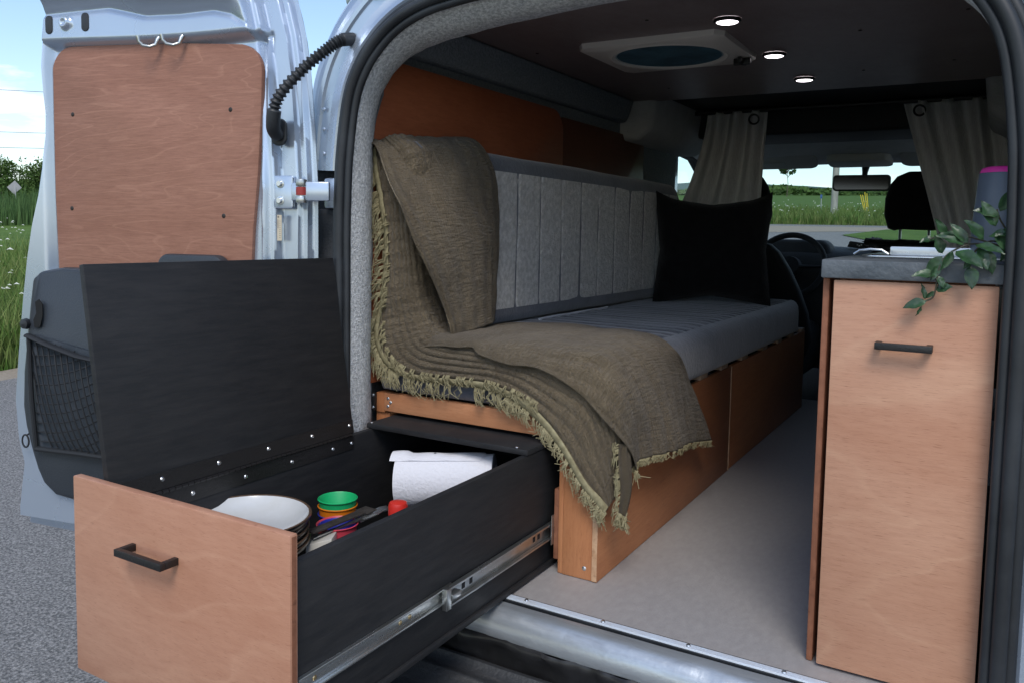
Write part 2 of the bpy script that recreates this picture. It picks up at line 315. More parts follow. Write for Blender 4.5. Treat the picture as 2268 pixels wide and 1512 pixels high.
# ------------------------------------------------------------------ ground, road, field
GX, GY, G0 = -0.0107, 0.0528, -0.53
def G(x, y, dz=0.0): return G0+GX*x+GY*(y+.7)+dz
def heading(deg, d): return (CAM.x+d*math.sin(R(deg)), CAM.y+d*math.cos(R(deg)))
def sheet(name, poly, dz, m, kind='structure', n=None):
    mb = MB(); mb.add([(x, y, G(x, y, dz)) for x, y in poly], [tuple(range(len(poly)))])
    o = build(mb, name, m, recalc=False); o['kind'] = kind; return o
Q = 2500
sheet('field', [(-Q, -Q), (Q, -Q), (Q, Q), (-Q, Q)], -0.03, FIELD)
rd = [(-5.4, -14), (-5.2, 1.7), (-5.5, 9), (-9, 26), (-15, 31), (15, 31.5), (16, -14)]
sheet('gravel_shoulder', [(-5.75, -14), (-5.55, 1.7), (-5.85, 9), (-9.6, 27), (-16, 33), (16, 33.5), (17, -14)], -0.006, SAND)
sheet('road', rd, 0.0, ASPH)
sheet('dirt_track', [heading(-26, 27.5), heading(-14, 26.5), heading(-8, 28), heading(4, 29), heading(4, 31.8), heading(-14, 31.6), heading(-26, 31)][::-1], 0.006, SAND)
isl = [heading(-8.6, 25.5), heading(-6, 29.5), heading(-2, 31.5), heading(12, 31), heading(12, 16), heading(-4, 19.5), heading(-6.2, 22)]
sheet('grass_verge', isl[::-1], 0.02, FIELD)
hl = MB()
rows = []
for j in range(2):
    rows.append([(900*math.sin(R(a)), 900*math.cos(R(a)), G(900*math.sin(R(a)), 900*math.cos(R(a)), -3 if j == 0 else 5+8*N3((a*.09, 3, 1))+2*N3((a*.5, 3, 1)))) for a in np.linspace(-85, 60, 146)])
hl.grid(rows); struct(build(hl, 'hills', HILL_HAZED, recalc=False))

def blades(name, m, n, h0, h1, d0, d1, hmin, hmax, w, lean=.35, label=None, density_pow=1.0, skip_island=False):
    a = R(1)*rng.uniform(h0, h1, n); d = np.sqrt(rng.uniform(d0*d0, d1*d1, n)) if density_pow == 1 else d0+(d1-d0)*rng.uniform(0, 1, n)**density_pow
    x = CAM.x+d*np.sin(a); y = CAM.y+d*np.cos(a)
    patch = np.array([mnoise.noise(Vector((float(i)*.55, float(j)*.55, 2.2))) for i, j in zip(x, y)])
    h = (hmin+(hmax-hmin)*rng.uniform(0, 1, n)**1.4)*(1+.45*patch)
    z = G0+GX*x+GY*(y+.7)-.03
    t = rng.uniform(0, 2*np.pi, n); l = rng.uniform(.05, lean, n)*h; la = rng.uniform(0, 2*np.pi, n)
    wv = w*rng.uniform(.5, 1.3, n)
    bx, by = np.cos(t)*wv, np.sin(t)*wv; mx_, my_ = l*.35*np.cos(la), l*.35*np.sin(la); tx, ty = l*np.cos(la), l*np.sin(la)
    P = np.stack([np.stack([x-bx, y-by, z], 1), np.stack([x+bx, y+by, z], 1), np.stack([x+mx_+bx*.8, y+my_+by*.8, z+h*.55], 1), np.stack([x+mx_-bx*.8, y+my_-by*.8, z+h*.55], 1), np.stack([x+tx, y+ty, z+h], 1)], 1).reshape(-1, 3)
    base = np.arange(n)*5
    q = np.stack([base, base+1, base+2, base+3], 1).tolist(); tr = np.stack([base+3, base+2, base+4], 1).tolist()
    me = bpy.data.meshes.new(name); me.from_pydata(P.tolist(), [], q+tr); me.materials.append(m)
    o = bpy.data.objects.new(name, me); COL.objects.link(o); o['kind'] = 'stuff'; o['label'] = label; o['category'] = 'grass'; return o
blades('roadside_grass', GRASSM, 30000, -74, -50, 7.1, 20, .10, .55, .006, .6, 'green roadside grass along the road edge', 1.6)
blades('reeds', REEDM, 14000, -72, -50, 36, 46, .8, 1.35, .02, .2, 'tall dark green reeds beyond the roadside grass')
blades('meadow_grass', GRASSM, 24000, -22, 4, 33, 50, .15, .62, .016, .7, 'tall meadow grass beyond the road ahead', 1.5)
n = 700; fv = []; ff = []
for i in range(n):
    a = random.uniform(-72, -52) if i < 420 else random.uniform(-20, 2); d = random.uniform(8, 26) if i < 420 else random.uniform(34, 60)
    x, y = heading(a, d); z = G(x, y)+random.uniform(.25, .6); s = random.uniform(.012, .03)*(1 if i < 420 else 1.6)
    o = len(fv); fv += [(x-s, y-s, z), (x+s, y-s, z+.3*s), (x+s, y+s, z), (x-s, y+s, z+.3*s), (x, y, z+s)]; ff += [(o, o+1, o+4), (o+1, o+2, o+4), (o+2, o+3, o+4), (o+3, o, o+4)]
me = bpy.data.meshes.new('wild_flowers'); me.from_pydata(fv, [], ff); me.materials.append(FLOW)
o = bpy.data.objects.new('wild_flowers', me); COL.objects.link(o); o['kind'] = 'stuff'; o['label'] = 'small white wild flowers dotted through the grass'; o['category'] = 'flowers'

def tree(label, x, y, h, w, nl, leaf, group, crown=True, trunk_h=.3, name='tree', lm=None, tk=1.0):
    z0 = G(x, y, -.05); t = thing(name, label, 'tree', (x, y, z0), group)
    mb = MB(); mb.tube([(x, y, z0), (x+.02*h, y, z0+h*.3), (x-.01*h, y, z0+h*.6), (x+.02*h, y, z0+h*.85)], [h*.03*tk, h*.022*tk, h*.013*tk, h*.004], 7)
    tips = []
    for k in range(11):
        a = random.uniform(0, 6.28); zz_ = random.uniform(trunk_h, .8)*h; r = w*.5*random.uniform(.5, .9)
        p0 = V(x, y, z0+zz_); p2 = p0+V(r*math.cos(a), r*math.sin(a), h*random.uniform(.05, .2)); p1 = (p0+p2)/2+V(0, 0, h*.04)
        mb.tube([p0, p1, p2], [h*.009, h*.006, h*.002], 5); tips += [p2, p1]
    build(mb, 'trunk', BARK, t, smooth=True)
    cl = [(p+V(random.uniform(-.1, .1)*w, random.uniform(-.1, .1)*w, random.uniform(-.05, .1)*h), random.uniform(.10, .24)*w) for p in tips for _ in range(2)]
    cl += [(V(x, y, z0+h*random.uniform(.55, .95)), w*random.uniform(.14, .26)) for _ in range(6)]
    if not crown: cl = [(p, .10*w) for p in tips]
    vs, fs = [], []
    for i in range(nl):
        c, r = random.choice(cl); dv = Vector((random.gauss(0, 1), random.gauss(0, 1), random.gauss(0, .8))).normalized()*r*random.uniform(.5, 1.0)
        p = c+dv; a = Vector((random.gauss(0, 1), random.gauss(0, 1), random.gauss(0, 1))).normalized(); b = a.orthogonal().normalized(); s = leaf*random.uniform(.6, 1.4)
        o_ = len(vs); vs += [p-a*s, p+b*s*.55, p+a*s, p-b*s*.55]; fs.append((o_, o_+1, o_+2, o_+3))
    cm = MB(); cm.add(vs, fs); build(cm, 'crown', lm or TREEL, t, recalc=False)
    return t
for i, (hd, d, h, w, lab) in enumerate([(-64.6, 62, 3.4, 4.2, 'rounded green bush at the far left edge behind the reeds'), (-62.4, 58, 3.7, 3.6, 'green bush standing directly behind the diamond road sign'),
                                        (-60.4, 61, 4.1, 3.4, 'tallest green bush beside the open rear door, behind the reeds'), (-58.3, 63, 4.4, 3.8, 'green bush mostly hidden behind the open rear door'), (-67, 60, 3.8, 4.0, 'green bush beyond the left edge of the reeds')]):
    x, y = heading(hd, d); tree(lab, x, y, h*.85, w, 4500, .075, 'hedge bushes behind the reeds', trunk_h=.12, name='hedge_bush')
x, y = heading(-12.1, 170); tree('tall sparse tree rising above the far treeline', x, y, 8.0, 4.4, 1500, .20, None, crown=False, trunk_h=.45, tk=.35)
vs, fs = [], []
for i in range(9000):   # far-off wood seen through the windscreen
    a = random.uniform(-26, 8); d = 215+random.uniform(-8, 8)
    if i % 3 == 0: a = random.uniform(-72, -50); d = 150+random.uniform(-6, 6)
    x, y = heading(a, d); top = 2.0+1.7*N3((a*.35, 0, 5))+1.1*N3((a*1.6, 2, 5)); z = G(x, y)+max(.3, random.uniform(0, 1)**.8*top)
    s = random.uniform(.35, .8); p = V(x, y, z); A = Vector((random.gauss(0, 1), random.gauss(0, 1), random.gauss(0, 1))).normalized(); Bv = A.orthogonal().normalized()
    o_ = len(vs); vs += [p-A*s, p+Bv*s*.7, p+A*s, p-Bv*s*.7]; fs.append((o_, o_+1, o_+2, o_+3))
fw_ = MB(); fw_.add(vs, fs); o = build(fw_, 'far_wood', TREEL, recalc=False, kind='stuff'); o['label'] = 'low dark line of far-off woods on the horizon'; o['category'] = 'woods'

# roadside furniture
def pole(label, hd, d, h, r, arms=True):
    x, y = heading(hd, d); z0 = G(x, y, -.1); t = thing('utility_pole', label, 'utility pole', (x, y, z0), 'utility poles')
    build(MB().tube([(x, y, z0), (x+.03, y, z0+h*.5), (x+.05, y, z0+h)], [r, r*.9, r*.75], 14), 'post', POLEM, t, smooth=True)
    if arms: build(Bx(x-1.1, x+1.2, y-.06, y+.06, z0+h-.6, z0+h-.48), 'crossarm', POLEM, t, bevel=.01)
    return x, y, z0
pole('weathered grey utility pole seen through the windscreen', -9.15, 40, 9.0, .15)
p1 = pole('utility pole beyond the left edge carrying the overhead wires', -80, 95, 10.6, .15); p2 = pole('utility pole behind the van carrying the overhead wires', -35, 95, 10.6, .15)
for hgt, lab in ((10.9, 'highest thin overhead wire crossing the blue sky'), (7.15, 'middle thin overhead wire crossing the sky'), (5.75, 'lowest and darkest overhead wire crossing the sky')):
    a = V(p1[0], p1[1], p1[2]+hgt); b = V(p2[0], p2[1], p2[2]+hgt)
    tag(build(MB().tube([a.lerp(b, t)-V(0, 0, .55*4*t*(1-t)) for t in np.linspace(0, 1, 25)], .022, 5), 'overhead_wire', WIREM, smooth=True), lab, 'wire', 'overhead wires')
x, y = heading(-61.75, 45); z0 = G(x, y); zs = z0+1.42
t = thing('road_sign', 'grey back of a diamond road sign standing above the reeds', 'road sign', (x, y, z0))
ex = V(math.cos(R(52)), math.sin(R(52)), 0)*.30; ez = V(.05, 0, .32)
ny = V(-ex.y, ex.x, 0).normalized()*.004
c = V(x, y, zs); mb = MB(); mb.add([c+q+s for s in (ny, -ny) for q in (ex, ez, -ex, -ez)], [(0, 1, 2, 3), (7, 6, 5, 4), (0, 4, 5, 1), (1, 5, 6, 2), (2, 6, 7, 3), (3, 7, 4, 0)])
build(mb, 'plate', GALV, t); build(MB().tube([(x+.02, y+.03, z0-.1), (x+.02, y+.03, zs+.25)], .03, 8), 'post', GALV, t, smooth=True)
x, y = heading(-7.25, 47); z0 = G(x, y); t = thing('marker_stakes', 'cluster of slanted yellow marker stakes in the meadow grass', 'marker stakes', (x, y, z0))
for k in range(4): build(MB().tube([(x+.05*k, y+.03*k, z0-.05), (x-.30+.10*k, y+.02*k, z0+1.05+.14*(k == 2)+.07*(k == 3))], .02, 8), 'stake', YEL, t, smooth=True)
x, y = heading(-9.95, 47); z0 = G(x, y); t = thing('marker_post', 'thin pale marker post with a small blue plate left of the utility pole', 'marker post', (x, y, z0))
build(MB().tube([(x, y, z0-.05), (x, y, z0+1.05)], .022, 8), 'post', GALV, t, smooth=True); build(Bx(x-.05, x+.05, y-.05, y-.035, z0+.85, z0+1.05), 'plate', mat('blue_plate', (.05, .12, .35), .5), t, bevel=.004)

# ------------------------------------------------------------------ the van
van = thing('camper_van', 'silver camper van with its rear doors open, seen from behind', 'van', (.066, 1.5, G(.066, 1.5)))
XC = .066
build(Bx(-.66, .80, -.143, 2.30, -.03, 0), 'floor', VINYL, van)
st = build(Bx(-.60, .73, -.166, -.1480, -.012, .0035), 'sill_strip', ALU, van, bevel=.0015)
build(MB().box(-.60, .73, -.1479, -.1432, -.012, .0016).box(-.60, .73, -.1700, -.1661, -.012, .0012), 'strip_gasket', RUBBER, st)
for k in range(4): build(Bx(-.60, .73, -.1640+.0040*k, -.1622+.0040*k, .0030, .0044), 'strip_rib', ALU, st)
for i, xs in enumerate((-.30, -.08, .085, .25, .415, .58)):
    build(MB().lathe([(0, .0025), (.0035, .002), (.0045, 0)], (xs, -.1570, .0044), 12), 'screw', SCREW, st, smooth=True)
prof = [(-.1665, -.001), (-.178, -.002), (-.190, -.006), (-.200, -.014), (-.207, -.026), (-.210, -.042), (-.209, -.055)]
xs = np.linspace(-.62, .76, 90)
def dent(x, y): return -.006*math.exp(-(((x-.30)/.018)**2+((y+.197)/.010)**2))
build(MB().grid([[(x, y-.010*(1-((x-XC)/.69)**2), z+dent(x, y)+.0012*N3((x*9, y*9, 1))) for y, z in prof] for x in xs]), 'rear_sill', SILLMET, van, smooth=True)
prof2 = [(-.2085, -.054), (-.214, -.060), (-.212, -.072), (-.206, -.085), (-.200, -.100), (-.196, -.125)]
build(MB().grid([[(x, y-.010*(1-((x-XC)/.69)**2)+.010*N3((x*14, z*26, 4))+.004*N3((x*40, z*60, 7)), z+.004*N3((x*18, 2, 4))) for y, z in prof2] for x in np.linspace(-.62, .76, 200)]), 'sill_cover', mat('wrinkled_black_vinyl', (.012, .012, .013), .32, noise=(12, (.03, .03, .033), (.45, .75), (1, 1, 1))), van, smooth=True, sharp=80)
bp_ = [(-.175, -.120), (-.205, -.117), (-.222, -.106), (-.231, -.106), (-.240, -.117), (-.262, -.120), (-.274, -.111), (-.283, -.111), (-.292, -.121), (-.33, -.123), (-.385, -.125), (-.400, -.118), (-.410, -.119), (-.420, -.130), (-.432, -.17), (-.438, -.30), (-.42, -.40)]
build(MB().grid([[(x, y+.10*(abs((x-XC)/.80)**5), z+.0012*N3((x*8, y*20, 1))) for y, z in bp_] for x in np.linspace(-.82, .95, 60)]), 'bumper', BUMPER, van, smooth=True, sharp=50)
# side walls, roof, underbody
build(Bx(-.80, -.655, .10, 3.10, 1.2995, 1.396).box(-.80, -.655, .10, 2.32, -.42, 1.299), 'body_side', SILVER, van, bevel=.02, label='left silver body side')
build(Bx(.815, .93, .0, 3.10, 1.2995, 1.396).box(.815, .93, .0, 2.32, -.42, 1.299), 'body_side', SILVER, van, bevel=.02, label='right silver body side')
build(Bx(-.655, .815, .0, 3.6, -.42, -.03), 'underbody', CABBLK, van)
vx0, vx1, vy0, vy1 = -.325, .035, .56, .90     # roof vent hole
def holed(x0, x1, y0, y1, z0, z1):
    return MB().box(x0, vx0, y0, y1, z0, z1).box(vx1, x1, y0, y1, z0, z1).box(vx0, vx1, y0, vy0, z0, z1).box(vx0, vx1, vy1, y1, z0, z1)
build(holed(-.74, .87, .06, 3.12, 1.395, 1.42), 'roof', SILVER, van)
ceil = build(holed(-.655, .815, .005, 1.56, 1.25, 1.262), 'ceiling_panel', W_CEIL, van)
for (x, y) in ((-.08, .39), (-.5, .6), (.33, .33), (.36, .72), (.56, .30), (.60, .62), (.30, 1.25), (-.35, 1.3), (.55, 1.2)):
    build(MB().lathe([(0, -.002), (.004, -.0015), (.005, 0)], (x, y, 1.2495), 10), 'screw', SCREWD, ceil, smooth=True)
# rear opening: felt reveal, rubber seal, silver corner
half = [(-.569, .30), (-.569, .432), (-.569, .534), (-.569, .635), (-.569, .72), (-.567, .80), (-.562, .888), (-.544, 1.006), (-.514, 1.072), (-.470, 1.120), (-.42, 1.153), (-.361, 1.174), (-.290, 1.185), (-.200, 1.192), (XC, 1.202)]
XM = .0635
def mirror(h): return h[:-1]+[(XM, h[-1][1])]+[(2*XM-x, z) for x, z in h[-2::-1]]
fo = mirror([(-.569, -.02), (-.569, .15)]+half)
hin = [(-.600, -.02), (-.602, .15), (-.604, .30), (-.605, .432), (-.604, .534), (-.602, .635), (-.601, .739), (-.600, .85), (-.599, .95), (-.586, 1.022), (-.562, 1.066), (-.526, 1.102), (-.480, 1.128), (-.410, 1.146), (-.320, 1.158), (-.200, 1.170), (XC, 1.184)]
fi = mirror(hin)
fc_o = catmull([(x, -.125, z) for x, z in fo], 6); fc_i = catmull([(x, -.010, z) for x, z in fi], 6)
rows = []
for k in range(13):
    t = k/12
    rows.append([a.lerp(b, t)+(V(XC, 0, .55)-a).normalized()*(.014*math.sin(math.pi*t)*(1 if t < 1 else 0)+.002*N3(a*1.0+b*t*3, 30)) for a, b in zip(fc_o, fc_i)])
fel = build(MB().grid(rows), 'felt_reveal', FELT, van, smooth=True, sharp=80)
# felt header rising from the reveal to the ceiling (its inner side) and outer head
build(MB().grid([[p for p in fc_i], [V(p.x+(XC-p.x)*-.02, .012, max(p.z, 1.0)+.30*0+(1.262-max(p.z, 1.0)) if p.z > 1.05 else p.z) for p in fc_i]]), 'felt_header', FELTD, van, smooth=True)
def offset_curve(c, d, y):
    r = []
    for i, p in enumerate(c):
        t = (c[min(i+1, len(c)-1)]-c[max(i-1, 0)]).normalized(); nrm = V(t.z, 0, -t.x)   # outward for this winding
        if nrm.dot(V(p.x-XC, 0, p.z-.6)) < 0: nrm = -nrm
        r.append(V(p.x, y, p.z)+nrm*d)
    return r
se = MB(); se.tube(offset_curve(fc_o, .006, -.130), .009, 10); se.tube(offset_curve(fc_o, .022, -.138), .0115, 12); se.tube(offset_curve(fc_o, .036, -.128), .010, 10)
build(se, 'door_seal', RUBBER, van, smooth=True)
# silver D-pillar / roof corner outside the seal
so = offset_curve(fc_o, .040, -.125)
steps = [(.0, -.125), (.010, -.134), (.020, -.131), (.026, -.122), (.034, -.120), (.046, -.119), (.049, -.114), (.072, -.115), (.076, -.121), (.086, -.122), (.090, -.116), (.104, -.114), (.110, -.106), (.128, -.100), (.145, -.085), (.162, -.050), (.176, .01), (.185, .10)]
def pillar_rows(i0, i1):
    rows = []
    for d, y in steps: rows.append([V(p.x, y, p.z) for p in offset_curve(fc_o, .040+d, 0)[i0:i1]])
    return rows
idx = [i for i, p in enumerate(so) if p.z > .845 and p.x < XC]
i0, i1 = idx[0], idx[-1]+1; L_ = len(so)
build(MB().grid(pillar_rows(i0, i1)), 'rear_pillar', SILVER, van, smooth=True, sharp=28, label='upper left silver pillar beside the seal')
build(MB().grid(pillar_rows(L_-i1, L_)), 'rear_pillar', SILVER, van, smooth=True, sharp=28, label='right silver pillar beyond the cabinet')
pl = build(MB().box(-.655, -.60, -.120, -.02, .775, .845), 'hinge_mount', SILVER, van, bevel=.006)
build(MB().box(-.80, -.612, -.105, .105, -.05, .775), 'lamp_housing', BPLAST, van, bevel=.012)
build(MB().box(-.765, -.612, -.055, .10, .776, .90), 'hinge_recess', BPLAST, van)
for zz_ in (.90, .955, 1.0): build(MB().lathe([(0, .0025), (.003, .002), (.0045, 0)], (-.653, -.1205, zz_), 10, (0, -1, 0)), 'weld_stud', SILVER, pl, smooth=True)
build(MB().tube([(-.512, -.115, 1.232), (-.492, -.12, 1.240), (-.470, -.118, 1.246), (-.455, -.11, 1.25)], [.006, .011, .010, .006], 10), 'roof_gutter_end', RUBBER, van, smooth=True)
# left interior: wall lining, wooden wall panels, soffit
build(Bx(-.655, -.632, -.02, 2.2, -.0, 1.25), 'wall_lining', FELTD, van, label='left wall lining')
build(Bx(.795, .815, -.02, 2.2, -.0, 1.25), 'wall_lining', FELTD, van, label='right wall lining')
def rrect(x0, x1, y0, y1, r, corners=(1, 1, 1, 1), n=8):
    pts = []
    for (cx, cy, a0, on) in ((x1-r, y0+r, -90, corners[0]), (x1-r, y1-r, 0, corners[1]), (x0+r, y1-r, 90, corners[2]), (x0+r, y0+r, 180, corners[3])):
        if on: pts += [(cx+r*math.cos(R(a0+90*k/n)), cy+r*math.sin(R(a0+90*k/n))) for k in range(n+1)]
        else: pts.append((cx+r*(1 if a0 in (-90, 0) else -1), cy+r*(1 if a0 in (0, 90) else -1)))
    return pts
fyz = lambda u, v, d: (d, u, v)
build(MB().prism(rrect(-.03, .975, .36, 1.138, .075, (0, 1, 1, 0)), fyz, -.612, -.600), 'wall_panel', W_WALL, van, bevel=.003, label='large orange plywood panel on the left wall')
build(MB().prism(rrect(.985, 1.76, .36, 1.125, .03, (0, 1, 1, 0)), fyz, -.630, -.618), 'wall_panel', W_WALL_SHADE, van, bevel=.003, label='plywood panel further forward on the left wall, shade painted into its colour')
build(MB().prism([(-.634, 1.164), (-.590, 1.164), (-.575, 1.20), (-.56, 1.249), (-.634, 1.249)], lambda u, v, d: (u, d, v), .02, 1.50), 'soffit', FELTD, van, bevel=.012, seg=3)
build(MB().prism([(-.74, 1.10), (-.56, 1.10), (-.50, 1.14), (-.48, 1.30), (-.74, 1.30)], lambda u, v, d: (u, d, v), 1.53, 2.30), 'soffit', CABTRIM, van, bevel=.03, seg=4)
build(MB().prism([(.88, 1.10), (.70, 1.10), (.64, 1.14), (.62, 1.30), (.88, 1.30)], lambda u, v, d: (u, d, v), 1.53, 2.30), 'soffit', CABTRIM, van, bevel=.03, seg=4)
# cab: pillars, doors, headliner, dashboard, windscreen
build(Bx(-.80, -.68, 2.10, 2.36, -.42, 1.30), 'door_pillar', CABTRIM, van, bevel=.03, seg=3, label='left door pillar')
build(Bx(.81, .93, 2.10, 2.36, -.42, 1.30), 'door_pillar', CABTRIM, van, bevel=.03, seg=3, label='right door pillar')
for s, lab in ((0, 'left'), (1, 'right')):
    X = (lambda x: x) if s == 0 else (lambda x: 2*XC-x)
    outl = [(2.36, -.35), (3.5, -.35), (3.6, .62), (3.05, 1.16), (2.9, 1.28), (2.36, 1.28)]
    win = [(2.40, .66), (3.36, .66), (3.02, 1.06), (2.86, 1.135), (2.55, 1.155), (2.40, 1.15)]
    mb = MB(); n_ = len(outl)
    vs = [(X(d), u, v) for d in (-.80, -.735) for u, v in outl]+[(X(d), u, v) for d in (-.80, -.735) for u, v in win]
    fs = []
    for k in range(n_):
        j = (k+1) % n_
        fs += [(k, j, 12+j, 12+k), (6+k, 18+k, 18+j, 6+j), (k, 6+k, 6+j, j), (12+k, 12+j, 18+j, 18+k)]
    mb.add(vs, fs); dr = build(mb, 'front_door', CABBLK, van, bevel=.008, label=lab+' front door with a clear window')
    build(MB().add([(X(-.765), u, v) for u, v in win], [tuple(range(6))]), 'window_pane', GLASS, dr)
ov = build(Bx(-.66, .79, 2.10, 2.50, 1.165, 1.285), 'overhead_shelf', CABBLK, van, bevel=.02, seg=3)
build(Bx(-.66, .79, 2.06, 2.10, 1.270, 1.295), 'shelf_lip', CABTRIM, ov, bevel=.008)
build(MB().grid([[(x, y, z-.02*((x-XC)/.7)**2) for x in np.linspace(-.72, .85, 15)] for y, z in ((1.56, 1.295), (2.0, 1.30), (2.5, 1.20), (2.8, 1.155), (3.0, 1.125), (3.08, 1.115), (3.10, 1.13))]), 'headliner', CABTRIM, van, smooth=True)
for xa, xb, lab in ((-.56, -.13, 'left sun visor'), (.26, .68, 'right sun visor')):
    v = build(MB().prism(rrect(xa, xb, 0, .17, .05), lambda u, w, d: (u, 3.00-w*.9+d*.4, 1.098+w*.36+d), -.012, .006), 'sun_visor', CABTRIM, van, bevel=.005, label=lab)
    if xa < 0: build(MB().prism(rrect(-.44, -.29, .035, .085, .008), lambda u, w, d: (u, 3.00-w*.9+d*.4, 1.098+w*.36+d), -.0145, -.0122), 'visor_label', mat('visor_label', (.40, .42, .42), .6), v)
build(MB().prism(rrect(-.08, .22, 2.86, 3.04, .04), lambda u, w, d: (u, w, 1.120-(w-2.95)*.1+d), -.02, .02), 'overhead_console', CABTRIM, van, bevel=.008)
rm = build(MB().prism(rrect(-.058, .212, .968, 1.050, .018), lambda u, w, d: (u, 3.0+d+(u-.08)*.10, w), -.012, .018), 'rear_view_mirror', CABBLK, van, bevel=.006)
build(MB().tube([(.085, 3.02, 1.02), (.085, 3.05, 1.065), (.085, 3.08, 1.11)], [.012, .014, .022], 10), 'mirror_stem', CABBLK, rm, smooth=True)
build(MB().prism(rrect(-.050, .204, .976, 1.042, .014), lambda u, w, d: (u, 3.0+d+(u-.08)*.10, w), -.0138, -.0124), 'mirror_glass', mat('mirror_glass', (.05, .055, .06), .08, .6), rm)
ws = MB(); W_ = []
for k in range(9):
    t = k/8; W_.append([(x, 3.60-.52*t-.16*((x-XC)/.78)**2*(1-.4*t), .655+.465*t-.01*((x-XC)/.78)**2) for x in np.linspace(-.72, .85, 17)])
wsc = build(ws.grid(W_), 'windscreen', GLASS, van, smooth=True)
build(MB().tube([W_[0][0], W_[4][0], W_[8][0], (-.72, 2.85, 1.20)], .038, 10), 'windscreen_pillar', CABTRIM, van, smooth=True, label='left windscreen pillar')
build(MB().tube([W_[0][-1], W_[4][-1], W_[8][-1], (.85, 2.85, 1.20)], .038, 10), 'windscreen_pillar', CABTRIM, van, smooth=True, label='right windscreen pillar')
dsh = MB(); dp = [(2.94, .05), (2.92, .35), (2.93, .55), (2.98, .62), (3.06, .652), (3.2, .668), (3.45, .672), (3.62, .645), (3.70, .60)]
dsh.grid([[(x, y, z+.012*math.exp(-((x+.25)/.2)**2)*(1 if z > .6 else 0)-.03*((x-XC)/.75)**4) for x in np.linspace(-.76, .89, 34)] for y, z in dp])
das = build(dsh, 'dashboard', CABBLK, van, smooth=True)
build(MB().prism(rrect(-.42, -.06, .55, .735, .07), lambda u, w, d: (u, 3.04+d+(w-.6)*.5, w-.02), -.05, .12), 'instrument_hood', CABBLK, das, bevel=.02, seg=3)
build(MB().grid([[(x, y, z) for x in np.linspace(-.74, .87, 12)] for y, z in ((3.62, .64), (3.9, .56), (4.15, .44), (4.25, .25), (4.25, -.35))]), 'bonnet', SILVER, van, smooth=True)
# steering wheel
cw = V(-.235, 2.86, .58); axw = V(0, -.90, .43).normalized(); aw = V(1, 0, 0); bw = axw.cross(aw).normalized()
ring = [cw+aw*(.175*math.cos(t))+bw*(.175*math.sin(t)) for t in np.linspace(0, 2*math.pi, 49)]
swh = build(MB().tube(ring, .015, 12, caps=False), 'steering_wheel', CABBLK, van, smooth=True)
sp = MB(); sp.lathe([(0, .03), (.05, .026), (.062, .0), (.05, -.03)], cw-axw*.02, 20, axw)
for an in (180, 0, -90): sp.tube([cw+aw*(.05*math.cos(R(an)))+bw*(.05*math.sin(R(an)))-axw*.01, cw+aw*(.17*math.cos(R(an)))+bw*(.17*math.sin(R(an)))], [.022, .014], 8, flat=.5)
build(sp, 'wheel_hub', CABBLK, swh, smooth=True); build(MB().tube([cw-axw*.03, cw-axw*.22+V(0, .05, 0)], .035, 10), 'steering_column', CABBLK, swh, smooth=True)
# seats
def seat(xc, lab):
    prof_ = [(.12, .255, 2.46), (.25, .300, 2.44), (.38, .285, 2.40), (.48, .255, 2.36), (.58, .215, 2.32), (.66, .170, 2.29), (.695, .13, 2.285), (.705, .06, 2.285)]
    rows = []
    for z, hw, y in prof_:
        row = []
        for k in range(28):
            a = 2*math.pi*k/28; c_, s_ = math.cos(a), math.sin(a)
            row.append((xc+hw*math.copysign(abs(c_)**.45, c_), y+.065*math.copysign(abs(s_)**.6, s_)-.02*abs(c_)**4, z))
        rows.append(row)
    m = MB(); m.grid(rows, wrap=True); m.f.append(tuple(len(m.v)-28+k for k in range(28)))
    s = build(m, 'front_seat', CABBLK, van, smooth=True, sharp=70, label=lab)
    build(MB().box(xc-.25, xc+.25, 2.40, 2.95, .05, .30), 'seat_base', CABBLK, s, bevel=.05, seg=3)
    rows = []
    for z, hw, y in ((.768, .08, 2.33), (.775, .105, 2.325), (.83, .120, 2.315), (.90, .118, 2.305), (.96, .100, 2.30), (.995, .075, 2.30), (1.008, .04, 2.30)):
        rows.append([(xc+.0+hw*math.copysign(abs(math.cos(a))**.6, math.cos(a)), y+.045*math.copysign(abs(math.sin(a))**.7, math.sin(a)), z+.008*N3((hw*9, a, 3))) for a in np.linspace(0, 2*math.pi, 25)[:-1]])
    m = MB(); m.grid(rows, wrap=True); m.f.append(tuple(24*6+k for k in range(24))); m.f.append(tuple(23-k for k in range(24)))
    hr = build(m, 'headrest', PILLOW, s, smooth=True, sharp=70)
    for dx_ in (-.055, .055): build(MB().tube([(xc+dx_, 2.315, .68), (xc+dx_, 2.325, .79)], .006, 8), 'headrest_post', STEEL, hr, smooth=True)
seat(-.325, 'driver seat behind the steering wheel'); seat(.385, 'passenger seat beyond the kitchen cabinet')

